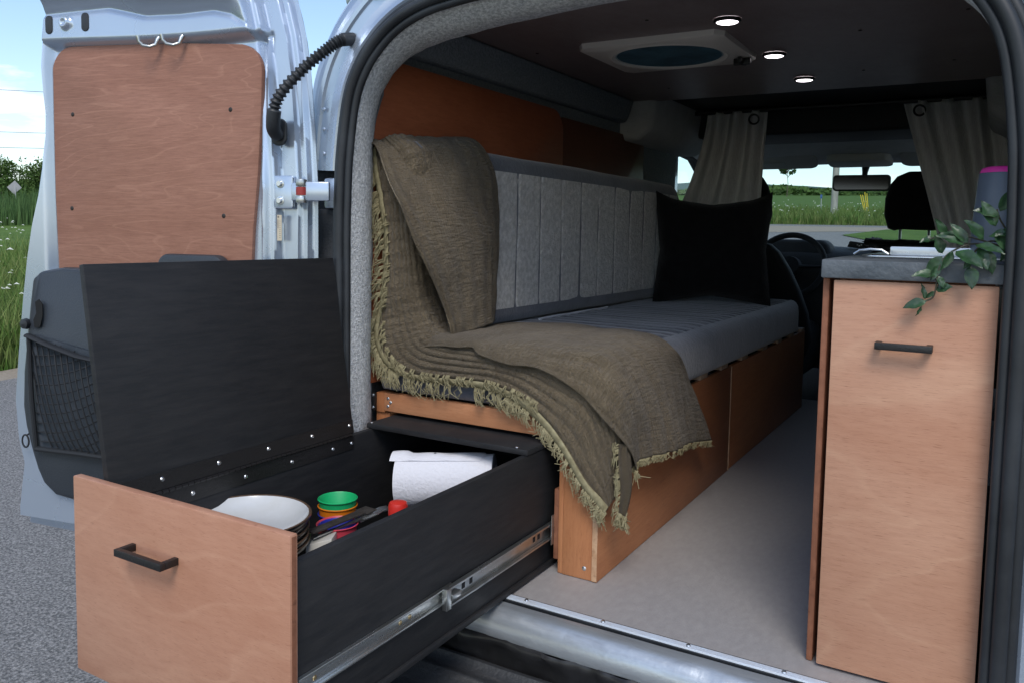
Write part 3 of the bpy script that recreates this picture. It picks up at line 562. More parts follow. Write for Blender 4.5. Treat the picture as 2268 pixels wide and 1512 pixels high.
# ---- open left rear door, hinged at the pillar and swung right round
TH = R(12); DH = V(-.66, -.20, 0); de = V(-math.cos(TH), -math.sin(TH), 0); dn = V(math.sin(TH), -math.cos(TH), 0)
def D(u, z, h=0.0): return DH+de*u+dn*h+V(0, 0, z)
uR = [(-.06, .02), (.0, -.01), (.5, -.018), (.82, -.018), (.95, -.010), (1.08, .000), (1.16, .012), (1.23, .030), (1.30, .055), (1.36, .095), (1.40, .15)]
uL = [(-.06, .822), (-.031, .832), (.0, .832), (.06, .822), (.116, .812), (.18, .830), (.28, .837), (.40, .822), (.54, .802), (.64, .785), (.724, .766), (.80, .742), (.87, .727), (.94, .720), (1.0, .719), (1.06, .722), (1.113, .724), (1.18, .720), (1.235, .712), (1.28, .700), (1.34, .66), (1.38, .60), (1.40, .55)]
def door_h(u, z):
    """inner pressing: flange -> raised frame -> recess for the panel"""
    a = u-interp(uR, z); b = interp(uL, z)-u; bot = z+.05
    h = -.026+.040*smooth01((b-.001)/.009)                      # lock-side rolled lip
    h = min(h, -.030+.044*smooth01((bot-.010)/.016))
    # hinge-side steps
    s = -.060+.016*smooth01((a-.012)/.005)+.012*smooth01((a-.030)/.005)+.024*smooth01((a-.072)/.010)+.024*smooth01((a-.090)/.016)
    h = min(h, s)
    # dished recess round the plywood panel
    pu0, pu1, pz1 = .100, .697, 1.146
    d = min(u-pu0+.014, pu1+.010-u, pz1+.018-.006*math.cos((u-.30)*6)-z)
    if z > .56: h -= .030*smooth01((d+.010)/.026)
    # overhanging shoulder at the head of the door
    zt = interp([(.03, 1.12), (.07, 1.145), (.111, 1.178), (.16, 1.207), (.207, 1.218), (.30, 1.215), (.397, 1.218), (.45, 1.231), (.503, 1.243), (.669, 1.241), (.75, 1.238)], u)
    h += (.055*smooth01((z-zt)/.070)-.006*math.exp(-((z-zt+.004)/.007)**2))*smooth01((a-.085)/.06)
    # round pressing
    rr = math.hypot(u-.632, z-1.212); h += .011*(1-smooth01((rr-.011)/.007))-.004*(1-smooth01((rr-.004)/.006))
    return h
rows = []
zsd = np.concatenate([np.linspace(-.06, 0.02, 12), np.linspace(.03, .6, 40), np.linspace(.605, 1.12, 60), np.linspace(1.125, 1.26, 46), np.linspace(1.265, 1.40, 18)])
ts = np.concatenate([np.linspace(0, .20, 46), np.linspace(.205, .86, 70), np.linspace(.863, 1, 34)])
for z in zsd:
    a, b = interp(uR, z), interp(uL, z); rows.append([D(a+(b-a)*t, z, door_h(a+(b-a)*t, z)) for t in ts])
door = build(MB().grid(rows), 'rear_door', SILVER, van, smooth=True, sharp=60, label='open left rear door with plywood panel and net pocket')
# outer skin
rows = []
for z in np.linspace(-.06, 1.40, 30):
    a, b = interp(uR, z), interp(uL, z); rows.append([D(a+(b-a)*t, z, -.062-.03*(1-z/1.4)*t*(1-t)) for t in np.linspace(0, 1, 16)])
build(MB().grid(rows), 'outer_skin', SILVER, door, smooth=True)
# bottom skirt step
build(MB().prism([(.55, -.066), (.834, -.058), (.826, -.020), (.55, -.030)], lambda u, v, d: D(u, v, d), -.058, -.020), 'door_skirt', SILVER, door, bevel=.006)
# plywood door panel with a scooped handle cut-out
po = []
def arc(cx, cz, r, a0, a1, n=9): return [(cx+r*math.cos(R(a0+(a1-a0)*k/n)), cz+r*math.sin(R(a0+(a1-a0)*k/n))) for k in range(n+1)]
po += [(.130, .50), (.690, .50), (.694, .66), (.698, .80), (.698, .95)]
po += arc(.698-.060, 1.158-.058, .060, 0, 90)[1:]+[(.50, 1.1585), (.30, 1.150), (.18, 1.142)]+arc(.092+.062, 1.140-.062, .062, 90, 180)
po += [(.094, 1.0), (.104, .85), (.118, .72)]
build(MB().prism([(u, z) for u, z in po], lambda u, v, d: D(u, v, d), -.020, -.005), 'door_panel', W_DOOR, door, bevel=.002)
for u, z in ((.637, .997), (.176, .995), (.646, .768), (.197, .754)): build(MB().lathe([(0, .0012), (.004, .0012), (.0055, 0)], D(u, z, -.0049), 12, dn), 'panel_screw', SCREWD, door, smooth=True)
for u in (.684, .572): build(MB().prism(rrect(u-.011, u+.011, 1.188, 1.232, .0105), lambda a, b, d: D(a, b, d), .006, .0165), 'rubber_plug', RUBBER, door, bevel=.002)
for u in (.372, .305):
    hk = MB(); hk.lathe([(0, .004), (.006, .004), (.008, 0)], D(u-.012, 1.166, .006), 14, dn)
    hk.tube([D(u-.012, 1.166, .006), D(u-.010, 1.158, .012), D(u-.006, 1.146, .014), D(u+.004, 1.140, .022), D(u+.016, 1.142, .032), D(u+.022, 1.150, .036), D(u+.024, 1.162, .037)], [.005, .005, .0045, .004, .0038, .0036, .0045], 10)
    build(hk, 'coat_hook', STEEL, door, smooth=True)
# black lower trim
def DT(u, z, h=0.0): return D(u-.030*smooth01((u-.3)/.3), z, h)
trim = [(.10, .03), (.655, .044), (.714, .050), (.751, .076), (.770, .11), (.787, .155), (.806, .22), (.813, .27), (.808, .36), (.797, .43), (.783, .52), (.772, .595), (.755, .612), (.690, .622), (.10, .625)]
build(MB().prism(trim, lambda u, v, d: DT(u, v, d*(1.0 if v < .60 else .55)+(-.0)), -.025, .034), 'door_trim', BTRIM, door, bevel=.014, seg=3)
build(MB().prism(rrect(.175, .365, .60, .664, .03), lambda u, v, d: DT(u, v, d), -.004, .028), 'handle_cup', BTRIM, door, bevel=.008)
build(MB().prism([(.762, .470), (.744, .474), (.735, .50), (.735, .53), (.746, .542), (.758, .535), (.755, .508), (.765, .49)], lambda u, v, d: DT(u, v, d), .0335, .0358), 'latch_recess', mat('recess_black', (.004, .004, .004), .8), door)
build(MB().lathe([(0, .020), (.012, .017), (.014, .008), (.010, .0), (.012, -.03)], DT(.790, .479, .026), 18, dn), 'trim_knob', RUBBER, door, smooth=True)
netr = [(.775, .455), (.765, .30), (.756, .165), (.35, .165), (.35, .40), (.60, .425)]
build(MB().prism(netr, lambda u, v, d: DT(u, v, d), .0345, .0362), 'pocket_back', mat('pocket_cloth', (.030, .040, .052), .8, noise=(30, (.05, .06, .075), (.4, .7), (1, 1, 1))), door)
nm = MB()
def netp(u, v):   # bulging net surface
    s = max(0, min(1, (u-.35)/.41)); w = max(0, min(1, (v-.165)/.27)); return DT(u, v, .038+.026*math.sin(math.pi*s)**.6*math.sin(math.pi*w)**.6)
def clipu(v): return interp([(.165, .756), (.30, .766), (.455, .775)], v)
for k in range(26):     # cords sweeping up to the right
    P = []
    for t in np.linspace(0, 1, 26):
        v = .06+.024*k+.20*(t-.5)*.9-.05*math.sin(math.pi*t)+.0; u = .775-.42*t
        if .168 < v < .455-.09*t*1.0 and u < clipu(v): P.append(netp(u, v))
        else:
            if len(P) > 2: nm.tube(P, .0022, 6)
            P = []
    if len(P) > 2: nm.tube(P, .0022, 6)
for k in range(26):     # cross cords
    P = []
    for t in np.linspace(0, 1, 26):
        u = .80-.020*k-.10*t; v = .455-.29*t
        if .168 < v < .455-.09*(.775-u)/.42 and .352 < u < clipu(v): P.append(netp(u, v)+dn*.002)
        else:
            if len(P) > 2: nm.tube(P, .0022, 6)
            P = []
    if len(P) > 2: nm.tube(P, .0022, 6)
CORD = mat('black_cord', (.010, .012, .015), .7)
build(nm, 'pocket_net', CORD, door, smooth=True)
nh = MB(); nh.tube([DT(.776, .452, .044), DT(.70, .432, .050), DT(.60, .412, .058), DT(.45, .395, .056), DT(.36, .40, .04)], .011, 10, flat=.5); nh.tube([DT(.772, .445, .044), DT(.766, .30, .046), DT(.757, .168, .044)], .006, 8); nh.tube([DT(.757, .168, .044), DT(.60, .170, .046), DT(.36, .166, .044)], .007, 8)
build(nh, 'net_hem', CORD, door, smooth=True)
lp = [DT(.806+.011*math.cos(t), .180+.016*math.sin(t), .032) for t in np.linspace(0, 2*math.pi, 21)]
build(MB().tube(lp, .0022, 6, caps=False).tube([DT(.80, .196, .032), DT(.785, .205, .03)], .0025, 6), 'net_loop', CORD, door, smooth=True)
# hinge, sticker, corrugated cable boot
hg = MB(); hg.prism(rrect(.016, .066, .772, .846, .006), lambda u, v, d: D(u, v, d), -.022, -.010); hg.prism(rrect(-.012, .020, .790, .830, .004), lambda u, v, d: D(u, v, d), -.022, -.008)
hng = build(hg, 'door_hinge', SILVER, door, bevel=.003)
for z in (.790, .828): build(MB().lathe([(0, .008), (.0055, .008), (.0065, .002), (.010, .0015), (.0105, 0)], D(.048, z, -.0102), 6 if False else 14, dn), 'hinge_bolt', SCREW, hng, smooth=True)
kn = MB()
for z0_, z1_, r in ((.785, .800, .0125), (.802, .820, .0115), (.822, .837, .0125)): kn.lathe([(0, z0_), (r, z0_), (r, z1_), (0, z1_)], D(-.008, 0, -.008), 18)
build(kn, 'hinge_knuckle', STEEL, hng, bevel=.001)
pa = D(-.008, .811, -.008)
build(MB().obox((pa.x+.028, pa.y+.018, .811), (.026, .014, 0), (.003, -.006, 0), (0, 0, .021)), 'hinge_leaf', SILVER, hng, bevel=.003)
build(MB().lathe([(.0118, -.009), (.0122, 0), (.0118, .009)], D(-.008, .811, -.008), 18), 'red_bush', mat('red_plastic', (.30, .03, .025), .5), hng, smooth=True)
lb = build(MB().prism(rrect(.047, .059, .700, .758, .001), lambda u, v, d: D(u, v, d), -.0135, -.0128), 'sticker', mat('cream_sticker', (.55, .48, .36), .6), door)
STK = mat('sticker_print', (.16, .14, .12), .7)
build(MB().lathe([(0, .0003), (.0022, .0003)], D(.0555, .7535, -.0127), 10, dn), 'sticker_mark', STK, lb)
for q, (uu, za_, zb_) in enumerate(((.0565, .728, .748), (.0515, .706, .748))): 
    tm = MB()
    for i in range(9):
        z = za_+(zb_-za_)*i/9; tm.prism([(uu-.0012, z), (uu+.0012*random.uniform(.4, 1), z), (uu+.0012, z+.0014), (uu-.0012, z+.0014)], lambda u, v, d: D(u, v, d), -.0128, -.0125)
    build(tm, 'sticker_text', STK, lb)
bo = MB(); bs = D(.050, .945, -.004); be_ = V(-.585, -.142, 1.142)
pb = catmull([bs+V(0, 0, -.012), bs+dn*.022+V(.004, 0, .008), V(-.682, -.232, 1.010), V(-.640, -.205, 1.070), V(-.606, -.170, 1.115), be_, be_+V(.012, .03, .008)], 30)
rr_ = []
for i, p in enumerate(pb):
    t = i/(len(pb)-1); base = .0115 if .27 < t < .86 else .0145 if t >= .86 else .0155
    rr_.append(base+(.0028*math.sin(i*2*math.pi/4.6) if .27 < t < .86 else 0))
build(bo.tube(pb, rr_, 14), 'cable_boot', RUBBER, van, smooth=True, sharp=80)
build(MB().prism(rrect(.030, .070, .912, .972, .018), lambda u, v, d: D(u, v, d), -.014, -.006), 'boot_grommet', RUBBER, door, bevel=.003)

# ------------------------------------------------------------------ roof vent and ceiling lights
vt = thing('roof_vent', 'square cream roof vent frame with a round dark blue opening', 'roof vent', (-.145, .73, 1.25))
fr = MB(); cx_, cy_ = -.145, .73; ro = .158
sq = []; ci = []
N_ = 48
for k in range(N_):
    a = 2*math.pi*k/N_; c_, s_ = math.cos(a), math.sin(a); q_ = max(abs(c_)/.205, abs(s_)/.185); sq.append((cx_+c_/q_, cy_+s_/q_)); ci.append((cx_+ro*1.03*c_, cy_+ro*s_))
cin = [(cx_+(x-cx_)*.93, cy_+(y-cy_)*.93) for x, y in ci]; c1 = [(cx_+(x-cx_)*1.06, cy_+(y-cy_)*1.06) for x, y in ci]
ring_rows = [[(x, y, 1.2495) for x, y in sq], [(cx_+(x-cx_)*.995, cy_+(y-cy_)*.995, 1.236) for x, y in sq], [(cx_+(x-cx_)*.96, cy_+(y-cy_)*.96, 1.232) for x, y in sq], [(x, y, 1.233) for x, y in c1], [(x, y, 1.228) for x, y in ci], [(x, y, 1.232) for x, y in cin], [(x, y, 1.428) for x, y in cin]]
build(MB().grid(ring_rows, wrap=True), 'vent_frame', mat('cream_plastic', (.78, .74, .67), .5), vt, smooth=True, sharp=35)
build(MB().lathe([(0, 0), (.05, .0012), (.10, .0), (.1465, 0)], (cx_, cy_, 1.2335), 40), 'vent_screen', mat('vent_mesh', (.030, .090, .130), .7, noise=(9, (.075, .19, .25), (.4, .66), (1, 1, 1))), vt, smooth=True)
build(MB().lathe([(.0, .030), (.08, .028), (.13, .018), (.156, 0)], (cx_, cy_, 1.430), 40), 'vent_lid', SMOKE, vt, smooth=True)
build(MB().box(.012, .060, .825, .838, 1.212, 1.231).box(.030, .042, .80, .862, 1.214, 1.230), 'vent_knob', HANDLE, vt, bevel=.003)
for i, (x, y, lab) in enumerate(((.095, .47, 'lit round ceiling light nearest the rear, beside the vent corner'), (.108, .90, 'lit round ceiling light in the middle of the row of three'), (.112, 1.31, 'lit round ceiling light furthest forward of the row of three'))):
    t = thing('ceiling_light', lab, 'ceiling light', (x, y, 1.25), 'round ceiling lights')
    build(MB().lathe([(.033, 0), (.033, -.005), (.030, -.008), (.027, -.008), (.026, -.005)], (x, y, 1.2495), 28), 'light_bezel', HANDLE, t, smooth=True, sharp=35)
    build(MB().lathe([(0, -.0085), (.024, -.0080), (.0265, -.0055)], (x, y, 1.2495), 28), 'light_diffuser', LED, t, smooth=True)

# ------------------------------------------------------------------ bench bed frame
bench = thing('bench_frame', 'long stained plywood bench frame along the left wall', 'bench', (-.3, 1.0, 0))
build(Bx(-.082, -.0125, .0, .075, .001, .293), 'post', W_POST, bench, bevel=.002, label='front corner post')
build(Bx(-.094, -.0825, .002, .05, .001, .293), 'post_strip', W_POST, bench, bevel=.0015)
build(Bx(-.107, -.0945, .006, .5, .028, .182), 'runner_board', W_EDGE, bench, bevel=.0015)
sp1 = build(Bx(-.012, 0, -.001, .974, .001, .3295), 'side_panel', W_BENCH, bench, bevel=.001, label='rear side panel')
build(Bx(-.0117, -.0003, -.0022, -.0011, .003, .292), 'panel_edge', W_EDGEL, sp1)
build(Bx(-.012, .001, .976, .982, .001, .3285), 'panel_edge', W_EDGEL, sp1)
build(Bx(-.014, -.002, .984, 2.12, .001, .3295), 'side_panel', W_BENCH, bench, bevel=.001, label='darker forward side panel')
bm_ = build(Bx(-.572, -.0125, .0, .020, .2935, .338), 'beam', W_BEAM, bench, bevel=.002, label='pine beam above the drawer')
build(Bx(-.600, -.573, .004, .04, .288, .336), 'beam_end', W_POST, bench, bevel=.002)
build(Bx(-.604, -.562, .010, .05, .001, .287), 'post', W_POST, bench, bevel=.002, label='rear left post beside the wall')
for x, z in ((-.560, .325), (-.560, .306), (-.552, .316)): build(MB().lathe([(0, .002), (.003, .0016), (.0042, 0)], (x, -.0002, z), 10, (0, -1, 0)), 'screw', SCREW, bm_, smooth=True)
brk = build(Bx(-.622, -.596, -.006, .003, .292, .336), 'bracket', HANDLE, bench, bevel=.002)
for x, z in ((-.617, .330), (-.601, .330), (-.601, .300), (-.617, .300)): build(MB().lathe([(0, .002), (.0028, .0016), (.0038, 0)], (x, -.0062, z), 10, (0, -1, 0)), 'screw', SCREW, brk, smooth=True)
build(MB().lathe([(0, .0015), (.0035, .0012), (.005, 0)], (-.030, -.0002, .025), 10, (0, -1, 0)), 'screw', SCREW, bench, smooth=True)
build(Bx(-.60, -.04, .06, 2.10, .322, .3298), 'platform', CABBLK, bench)
for i, y in enumerate((.50, .70, .905, 1.137, 1.41, 1.634, 1.856, 2.07)):
    build(Bx(-.58, -.001, y-.035, y+.035, .3302, .3436), 'slat', W_SLAT, bench, bevel=.001)

# ------------------------------------------------------------------ drawer pulled out of the bench
dw = thing('kitchen_drawer', 'black plywood drawer with a stained front pulled far out of the bench', 'drawer', (-.33, -.4, 0))
ft = build(Bx(-.607, -.113, -.755, -.740, -.012, .318), 'drawer_front', W_DRAW, dw, bevel=.0025, label='stained plywood drawer front')
build(Bx(-.1142, -.1124, -.7515, -.7435, -.010, .315), 'drawer_front_edge', W_EDGE, ft)
build(Bx(-.138, -.124, -.7395, .40, .016, .2715), 'side_board', W_BLACK, dw, bevel=.0015, label='right side board')
build(Bx(-.5475, -.5335, -.7395, .40, .016, .2715), 'side_board', W_BLACK, dw, bevel=.0015, label='left side board')
build(Bx(-.553, -.119, -.7395, .40, .004, .0155), 'bottom_board', W_BLACK, dw, bevel=.0015)
build(Bx(-.5330, -.1385, .385, .40, .016, .2715), 'back_board', W_BLACK, dw)
sh = build(Bx(-.549, -.122, -.090, .38, .2725, .2845), 'rear_cover', W_BLACK, dw, bevel=.0015)
for x in (-.541, -.152): build(MB().lathe([(0, .0015), (.003, .0012), (.004, 0)], (x, -.081, .2846), 10), 'screw', SCREW, sh, smooth=True)
# lid, hinged on the left side board and thrown open past vertical
LA = R(9.0); lu = V(-math.sin(LA), 0, math.cos(LA)); ln_ = V(math.cos(LA), 0, math.sin(LA)); lo = V(-.5330, 0, .2745)
def LD(y, s, d): return lo+lu*s+ln_*d+V(0, y, 0)
lid = build(MB().prism([(-.737, .0), (-.152, .0), (-.152, .395), (-.737, .395)], lambda u, v, d: LD(u, v, d), -.012, 0), 'lid', W_BLACK, dw, bevel=.0015)
hg1 = MB().prism([(-.735, .003), (-.153, .003), (-.153, .032), (-.735, .032)], lambda u, v, d: LD(u, v, d), .0003, .0016)
hgp = build(hg1, 'piano_hinge', HANDLE, dw)
build(Bx(-.5333, -.5321, -.735, -.153, .240, .2705), 'hinge_leaf', HANDLE, hgp)
kn = MB(); yy = -.735
while yy < -.165:
    kn.tube([(-.5310, yy, .2735), (-.5310, yy+.0118, .2735)], .0035, 8); yy += .0130
build(kn, 'hinge_pin', HANDLE, hgp, smooth=True)
for y in (-.64, -.52, -.40, -.28, -.165): build(MB().lathe([(0, .0022), (.003, .0018), (.0044, 0)], LD(y, .020, .0017), 12, ln_), 'hinge_screw', SCREW, hgp, smooth=True)
for y in (-.58, -.46, -.34, -.22, -.160): build(MB().lathe([(0, .0022), (.003, .0018), (.0044, 0)], (-.5320, y, .254), 12, (1, 0, 0)), 'hinge_screw', SCREW, hgp, smooth=True)
def bow_handle(xa, xb, y, z, parent, dep=.032):
    m = MB().box(xa, xb, y-dep, y-dep+.009, z-.0055, z+.0055).box(xa, xa+.009, y-dep+.0091, y, z-.0055, z+.0055).box(xb-.009, xb, y-dep+.0091, y, z-.0055, z+.0055)
    return build(m, 'handle', HANDLE, parent, bevel=.0008)
bow_handle(-.452, -.342, -.7552, .232, dw)
# telescopic slide on the right side board
sl_ = MB(); sl_.box(-.1236, -.1215, -.735, -.36, .078, .106).box(-.1214, -.1165, -.735, -.36, .078, .0815).box(-.1214, -.1165, -.735, -.36, .1025, .106)
slide = build(sl_, 'slide_rail', STEEL, dw, bevel=.0006)
s2 = MB(); s2.box(-.1210, -.1190, -.385, .30, .0735, .1045).box(-.1189, -.1105, -.385, .30, .0700, .0740).box(-.1189, -.1105, -.385, .30, .1010, .1050)
build(s2, 'slide_channel', STEEL, slide, bevel=.0006)
build(MB().box(-.1188, -.1080, -.392, -.378, .068, .107).box(-.1180, -.1060, -.377, -.350, .083, .093), 'slide_stop', STEEL, slide, bevel=.001)
for y in (-.33, -.305, -.065, -.045): build(Bx(-.1189, -.1184, y, y+.010, .083, .094), 'slide_slot', CABBLK, slide)
for y in (-.70, -.505, -.480): build(MB().lathe([(0, .0015), (.003, .0012), (.0042, 0)], (-.1214, y, .092), 10, (1, 0, 0)), 'slide_screw', mat('brass_screw', (.62, .46, .24), .3, .9), slide, smooth=True)
build(Bx(-.1085, -.1070, -.004, .012, .060, .125), 'slide_clip', STEEL, slide, bevel=.0004)

# ------------------------------------------------------------------ things in the drawer
for i in range(5):
    z = .143+.0115*i; c = (-.438+.003*math.sin(i*2), -.548+.003*math.cos(i*3), z)
    lab = 'white glazed plate on top of the stack in the drawer' if i == 4 else ('dark-backed plate, number %s down in the stack in the drawer' % ('five', 'four', 'three', 'two')[i])
    t = thing('plate', lab, 'plate', c, 'stacked plates in the drawer'); r = .113
    build(MB().lathe([(0, 0), (.055, 0), (.060, .002), (.090, .010), (r-.004, .024), (r, .031), (r, .0335)], c, 44), 'plate_back', PLATEK, t, smooth=True, sharp=60)
    build(MB().lathe([(r, .0335), (r-.002, .035), (r-.005, .0335)], c, 44), 'plate_rim', PLATEB, t, smooth=True)
    build(MB().lathe([(r-.005, .0335), (r-.012, .025), (.088, .0145), (.062, .0075), (.05, .006), (0, .006)], c, 44), 'plate_face', PLATEW, t, smooth=True, sharp=60)
def cup(x, y, z, col, lab, tilt=(0, 0, 1), h=.088, k=1.0):
    m = mat('plastic_'+lab.split()[0], col, .4, noise=(40, tuple(c*.9 for c in col), (.4, .7), (1, 1, 1)))
    o = build(MB().lathe([(r_*k, z_) for r_, z_ in ((0, .002), (.026, .002), (.027, 0), (.0285, .004), (.037, h-.003), (.039, h-.002), (.0395, h), (.038, h+.001), (.0365, h-.001), (.026, .006), (0, .005))], (x, y, z), 36, tilt), 'cup', m, loc=(x, y, z), smooth=True, sharp=50)
    # lathe built in world space around loc
    return tag(o, lab, 'cup', 'plastic cups in the drawer')
cup(-.425, -.322, .076, (.015, .03, .26), 'blue plastic cup at the bottom of the green and orange stack')
cup(-.425, -.322, .092, (.75, .20, .01), 'orange plastic cup nested under the green cup')
cup(-.425, -.322, .106, (.01, .42, .14), 'green plastic cup on top of the stack in the drawer')
cup(-.358, -.396, .090, (.62, .06, .09), 'pink plastic cup in front of the green cup')
cup(-.358, -.396, .092, (.02, .03, .30), 'dark blue plastic cup nested in the pink cup', k=.90, h=.084)
def T(name, mb, m, lab, cat, **k): return tag(build(mb, name, m, **k), lab, cat)
# dark spatula, forks, small packet, black bag, bottle
a, b = V(-.350, -.476, .187), V(-.338, -.350, .190); dv = (b-a).normalized(); sd_ = dv.cross(V(0, 0, 1)).normalized()
T('spatula', MB().obox((a+b)/2, (b-a)/2, sd_*.011, V(0, 0, .0016)).obox(b+dv*.012, dv*.014, sd_*.016, V(0, 0, .0012)), mat('dark_nylon', (.030, .025, .022), .5, noise=(40, (.05, .045, .04), (.4, .7), (1, 1, 1))), 'flat dark brown kitchen spatula lying across the cups', 'spatula', bevel=.001, loc=tuple(a))
for k in range(2):
    fk = MB(); p = V(-.330+.006*k, -.368+.004*k, .181+.004*k); dq = V(.25, .95, .10).normalized(); sq_ = dq.cross(V(0, 0, 1)).normalized()
    fk.obox(p-dq*.05, dq*.05, sq_*.004, V(0, 0, .001)); fk.obox(p+dq*.012, dq*.014, sq_*.011, V(0, 0, .001))
    for j in range(4): fk.tube([p+dq*.026+sq_*(-.009+.006*j), p+dq*.045+sq_*(-.009+.006*j)+V(0, 0, .003), p+dq*.062+sq_*(-.009+.006*j)+V(0, 0, .001)], [.0016, .0015, .0008], 6)
    T('fork', fk, STEEL, 'upper steel fork lying beside the cups' if k else 'lower steel fork lying under another fork beside the cups', 'fork', smooth=True, loc=tuple(p)); 
    bpy.context.scene.collection.objects[-1]['group'] = 'forks in the drawer'
T('tea_packet', MB().obox((-.345, -.455, .125), (.020, .012, .006), (-.010, .018, 0), (0, .004, .045)), mat('white_card', (.60, .58, .52), .5, .2), 'small white and silver packet between the plates and the pink cup', 'packet', bevel=.002, loc=(-.345, -.44, .07))
bag = MB(); rows = []
for i in range(40):
    t = i/39; row = []
    for k in range(16):
        a = 2*math.pi*k/16; p = V(-.200+.006*math.sin(t*9), -.66+.44*t, .115)
        r = (.036+.034*math.sin(math.pi*t)**.6)*(1+.22*N3((t*9, math.cos(a)*1.5, math.sin(a)*1.5), 1, 5))
        row.append(p+V(math.cos(a)*r*.72, 0, math.sin(a)*r*1.25))
    rows.append(row)
T('black_bag', bag.grid(rows, wrap=True), mat('black_fabric', (.010, .011, .014), .55, noise=(20, (.020, .022, .028), (.4, .7), (1, 1, 1)), bump=(30, .6, (1, 1, 1))), 'crumpled black cloth bag along the right side inside the drawer', 'bag', smooth=True, loc=(-.215, -.44, .03), sharp=80)
t = thing('sauce_bottle', 'dark bottle with a red cap beside the paper towel', 'bottle', (-.262, -.335, .10))
build(MB().lathe([(0, 0), (.028, 0), (.030, .01), (.030, .060), (.016, .085), (.014, .095)], (-.262, -.335, .10), 28), 'bottle_body', PLATEK, t, smooth=True, sharp=50)
build(MB().lathe([(.0165, .093), (.0185, .095), (.0185, .113), (.016, .119), (.008, .121), (0, .1215)], (-.262, -.335, .10), 22), 'cap', mat('red_cap', (.62, .03, .02), .4), t, smooth=True, sharp=40)
# paper towel roll lying across the back of the drawer
ra_, rb_ = V(-.432, -.118, .176), V(-.238, -.028, .186); ax_ = (rb_-ra_).normalized(); ln2 = (rb_-ra_).length
t = thing('paper_towel_roll', 'white paper towel roll lying under the drawer cover', 'paper towel', tuple(ra_))
pr_ = MB(); prow = []
e1 = ax_.cross(V(0, 0, 1)).normalized(); e2 = e1.cross(ax_)
for j in range(26):
    s = j/25*ln2; row = []
    for k in range(48):
        a = 2*math.pi*k/48; r = .0585+.0012*N3((math.cos(a)*2, math.sin(a)*2, s*14), 1, 3)
        row.append(ra_+ax_*s+e1*(r*math.cos(a))+e2*(r*math.sin(a)))
    prow.append(row)
for rr2, at in ((.056, .002), (.050, .001), (.046, .003), (.034, .002), (.022, .004), (.020, .03)):
    prow.append([ra_+ax_*(ln2-at+.002)+e1*(rr2*math.cos(2*math.pi*k/48))+e2*(rr2*math.sin(2*math.pi*k/48)) for k in range(48)])
prow.insert(0, [ra_+e1*(.022*math.cos(2*math.pi*k/48))+e2*(.022*math.sin(2*math.pi*k/48)) for k in range(48)])
build(pr_.grid(prow, wrap=True), 'roll', PAPER, t, smooth=True, sharp=50)
fl = []   # loose outer sheet
for i in range(22):
    a = R(60+150*i/21); row = []
    for j in range(20):
        s = -.012+(ln2*.93+.010*math.sin(i*.4))*j/19; r = .0605+.004*max(0, math.sin(i*.25))*(j < 4)+.0022*N3((i*.22, j*.3, 2))+.006*smooth01((i-17)/5)
        row.append(ra_+ax_*s+e1*(r*math.cos(a))+e2*(r*math.sin(a)))
    fl.append(row)
build(MB().grid(fl), 'loose_sheet', PAPER, t, smooth=True, sharp=80)
build(MB().lathe([(0, 0), (.0007, .0), (.003, .0004), (0, .0006)], ra_+ax_*.085+e2*.0625+e1*.004, 8, (e2.x, e2.y, e2.z)), 'fly_speck', SCREWD, t)

# ------------------------------------------------------------------ cushions
def superbox(x0, x1, y0, y1, z0, z1, r, nx, ny, fn=None, end_r=None):
    """rounded slab (top heightfield + skirts) as one closed surface; fn(x,y)->dz on the top"""
    rows = []; cxm, cym = (x0+x1)/2, (y0+y1)/2
    import math as m_
    def rowat(z, ins, top=False):
        pts = []; rr = end_r or .03
        for (cx, cy, a0) in ((x1-rr, y0+rr, -90), (x1-rr, y1-rr, 0), (x0+rr, y1-rr, 90), (x0+rr, y0+rr, 180)):
            for k in range(7):
                a = R(a0+15*k); pts.append((cx+(rr-ins)*m_.cos(a), cy+(rr-ins)*m_.sin(a), z))
        return pts
    return rowat
seatc = thing('seat_cushion', 'long grey velour seat cushion with quilted top on the bench', 'cushion', (-.3, 1.0, .344))
m = MB(); sx0, sx1, sy0, sy1, sz0, sz1 = -.598, .012, .004, 2.03, .344, .465
def rr_outline(ins, n=8, rads=(.03, .15, .05, .03)):
    pts = []
    for (sx, sy, a0, r) in ((sx1, sy0, -90, rads[0]), (sx1, sy1, 0, rads[1]), (sx0, sy1, 90, rads[2]), (sx0, sy0, 180, rads[3])):
        cx = sx-r if sx == sx1 else sx+r; cy = sy-r if sy == sy1 else sy+r
        for k in range(n+1):
            a = R(a0+90*k/n); pts.append((cx+(r-ins)*math.cos(a), cy+(r-ins)*math.sin(a)))
    # densify straight runs
    out_ = []
    for i, p in enumerate(pts):
        q = pts[(i+1) % len(pts)]; d = math.hypot(q[0]-p[0], q[1]-p[1]); kk = max(1, int(d/.03))
        out_ += [(p[0]+(q[0]-p[0])*t/kk, p[1]+(q[1]-p[1])*t/kk) for t in range(kk)]
    return out_
base = rr_outline(0); cxm, cym = (sx0+sx1)/2, (sy0+sy1)/2
def inset(pts, ins): 
    r = []
    for x, y in pts:
        nx = min(max(x, sx0+ins), sx1-ins); ny = min(max(y, sy0+ins), sy1-ins); r.append((nx, ny))
    return r
rows = []
for z, ins in ((sz0, .012), (sz0+.008, .003), (sz0+.02, 0), (sz0+.06, -.004), (sz1-.040, .0), (sz1-.020, .006), (sz1-.008, .018), (sz1-.001, .034), (sz1+.0015, .05)):
    rows.append([(x+.003*N3((x*4, y*4, z*9), 1, 1), y, z+(.004*N3((x*3, y*3, 0), 1, 9) if z > sz1-.05 else 0)) for x, y in inset(base, ins)])
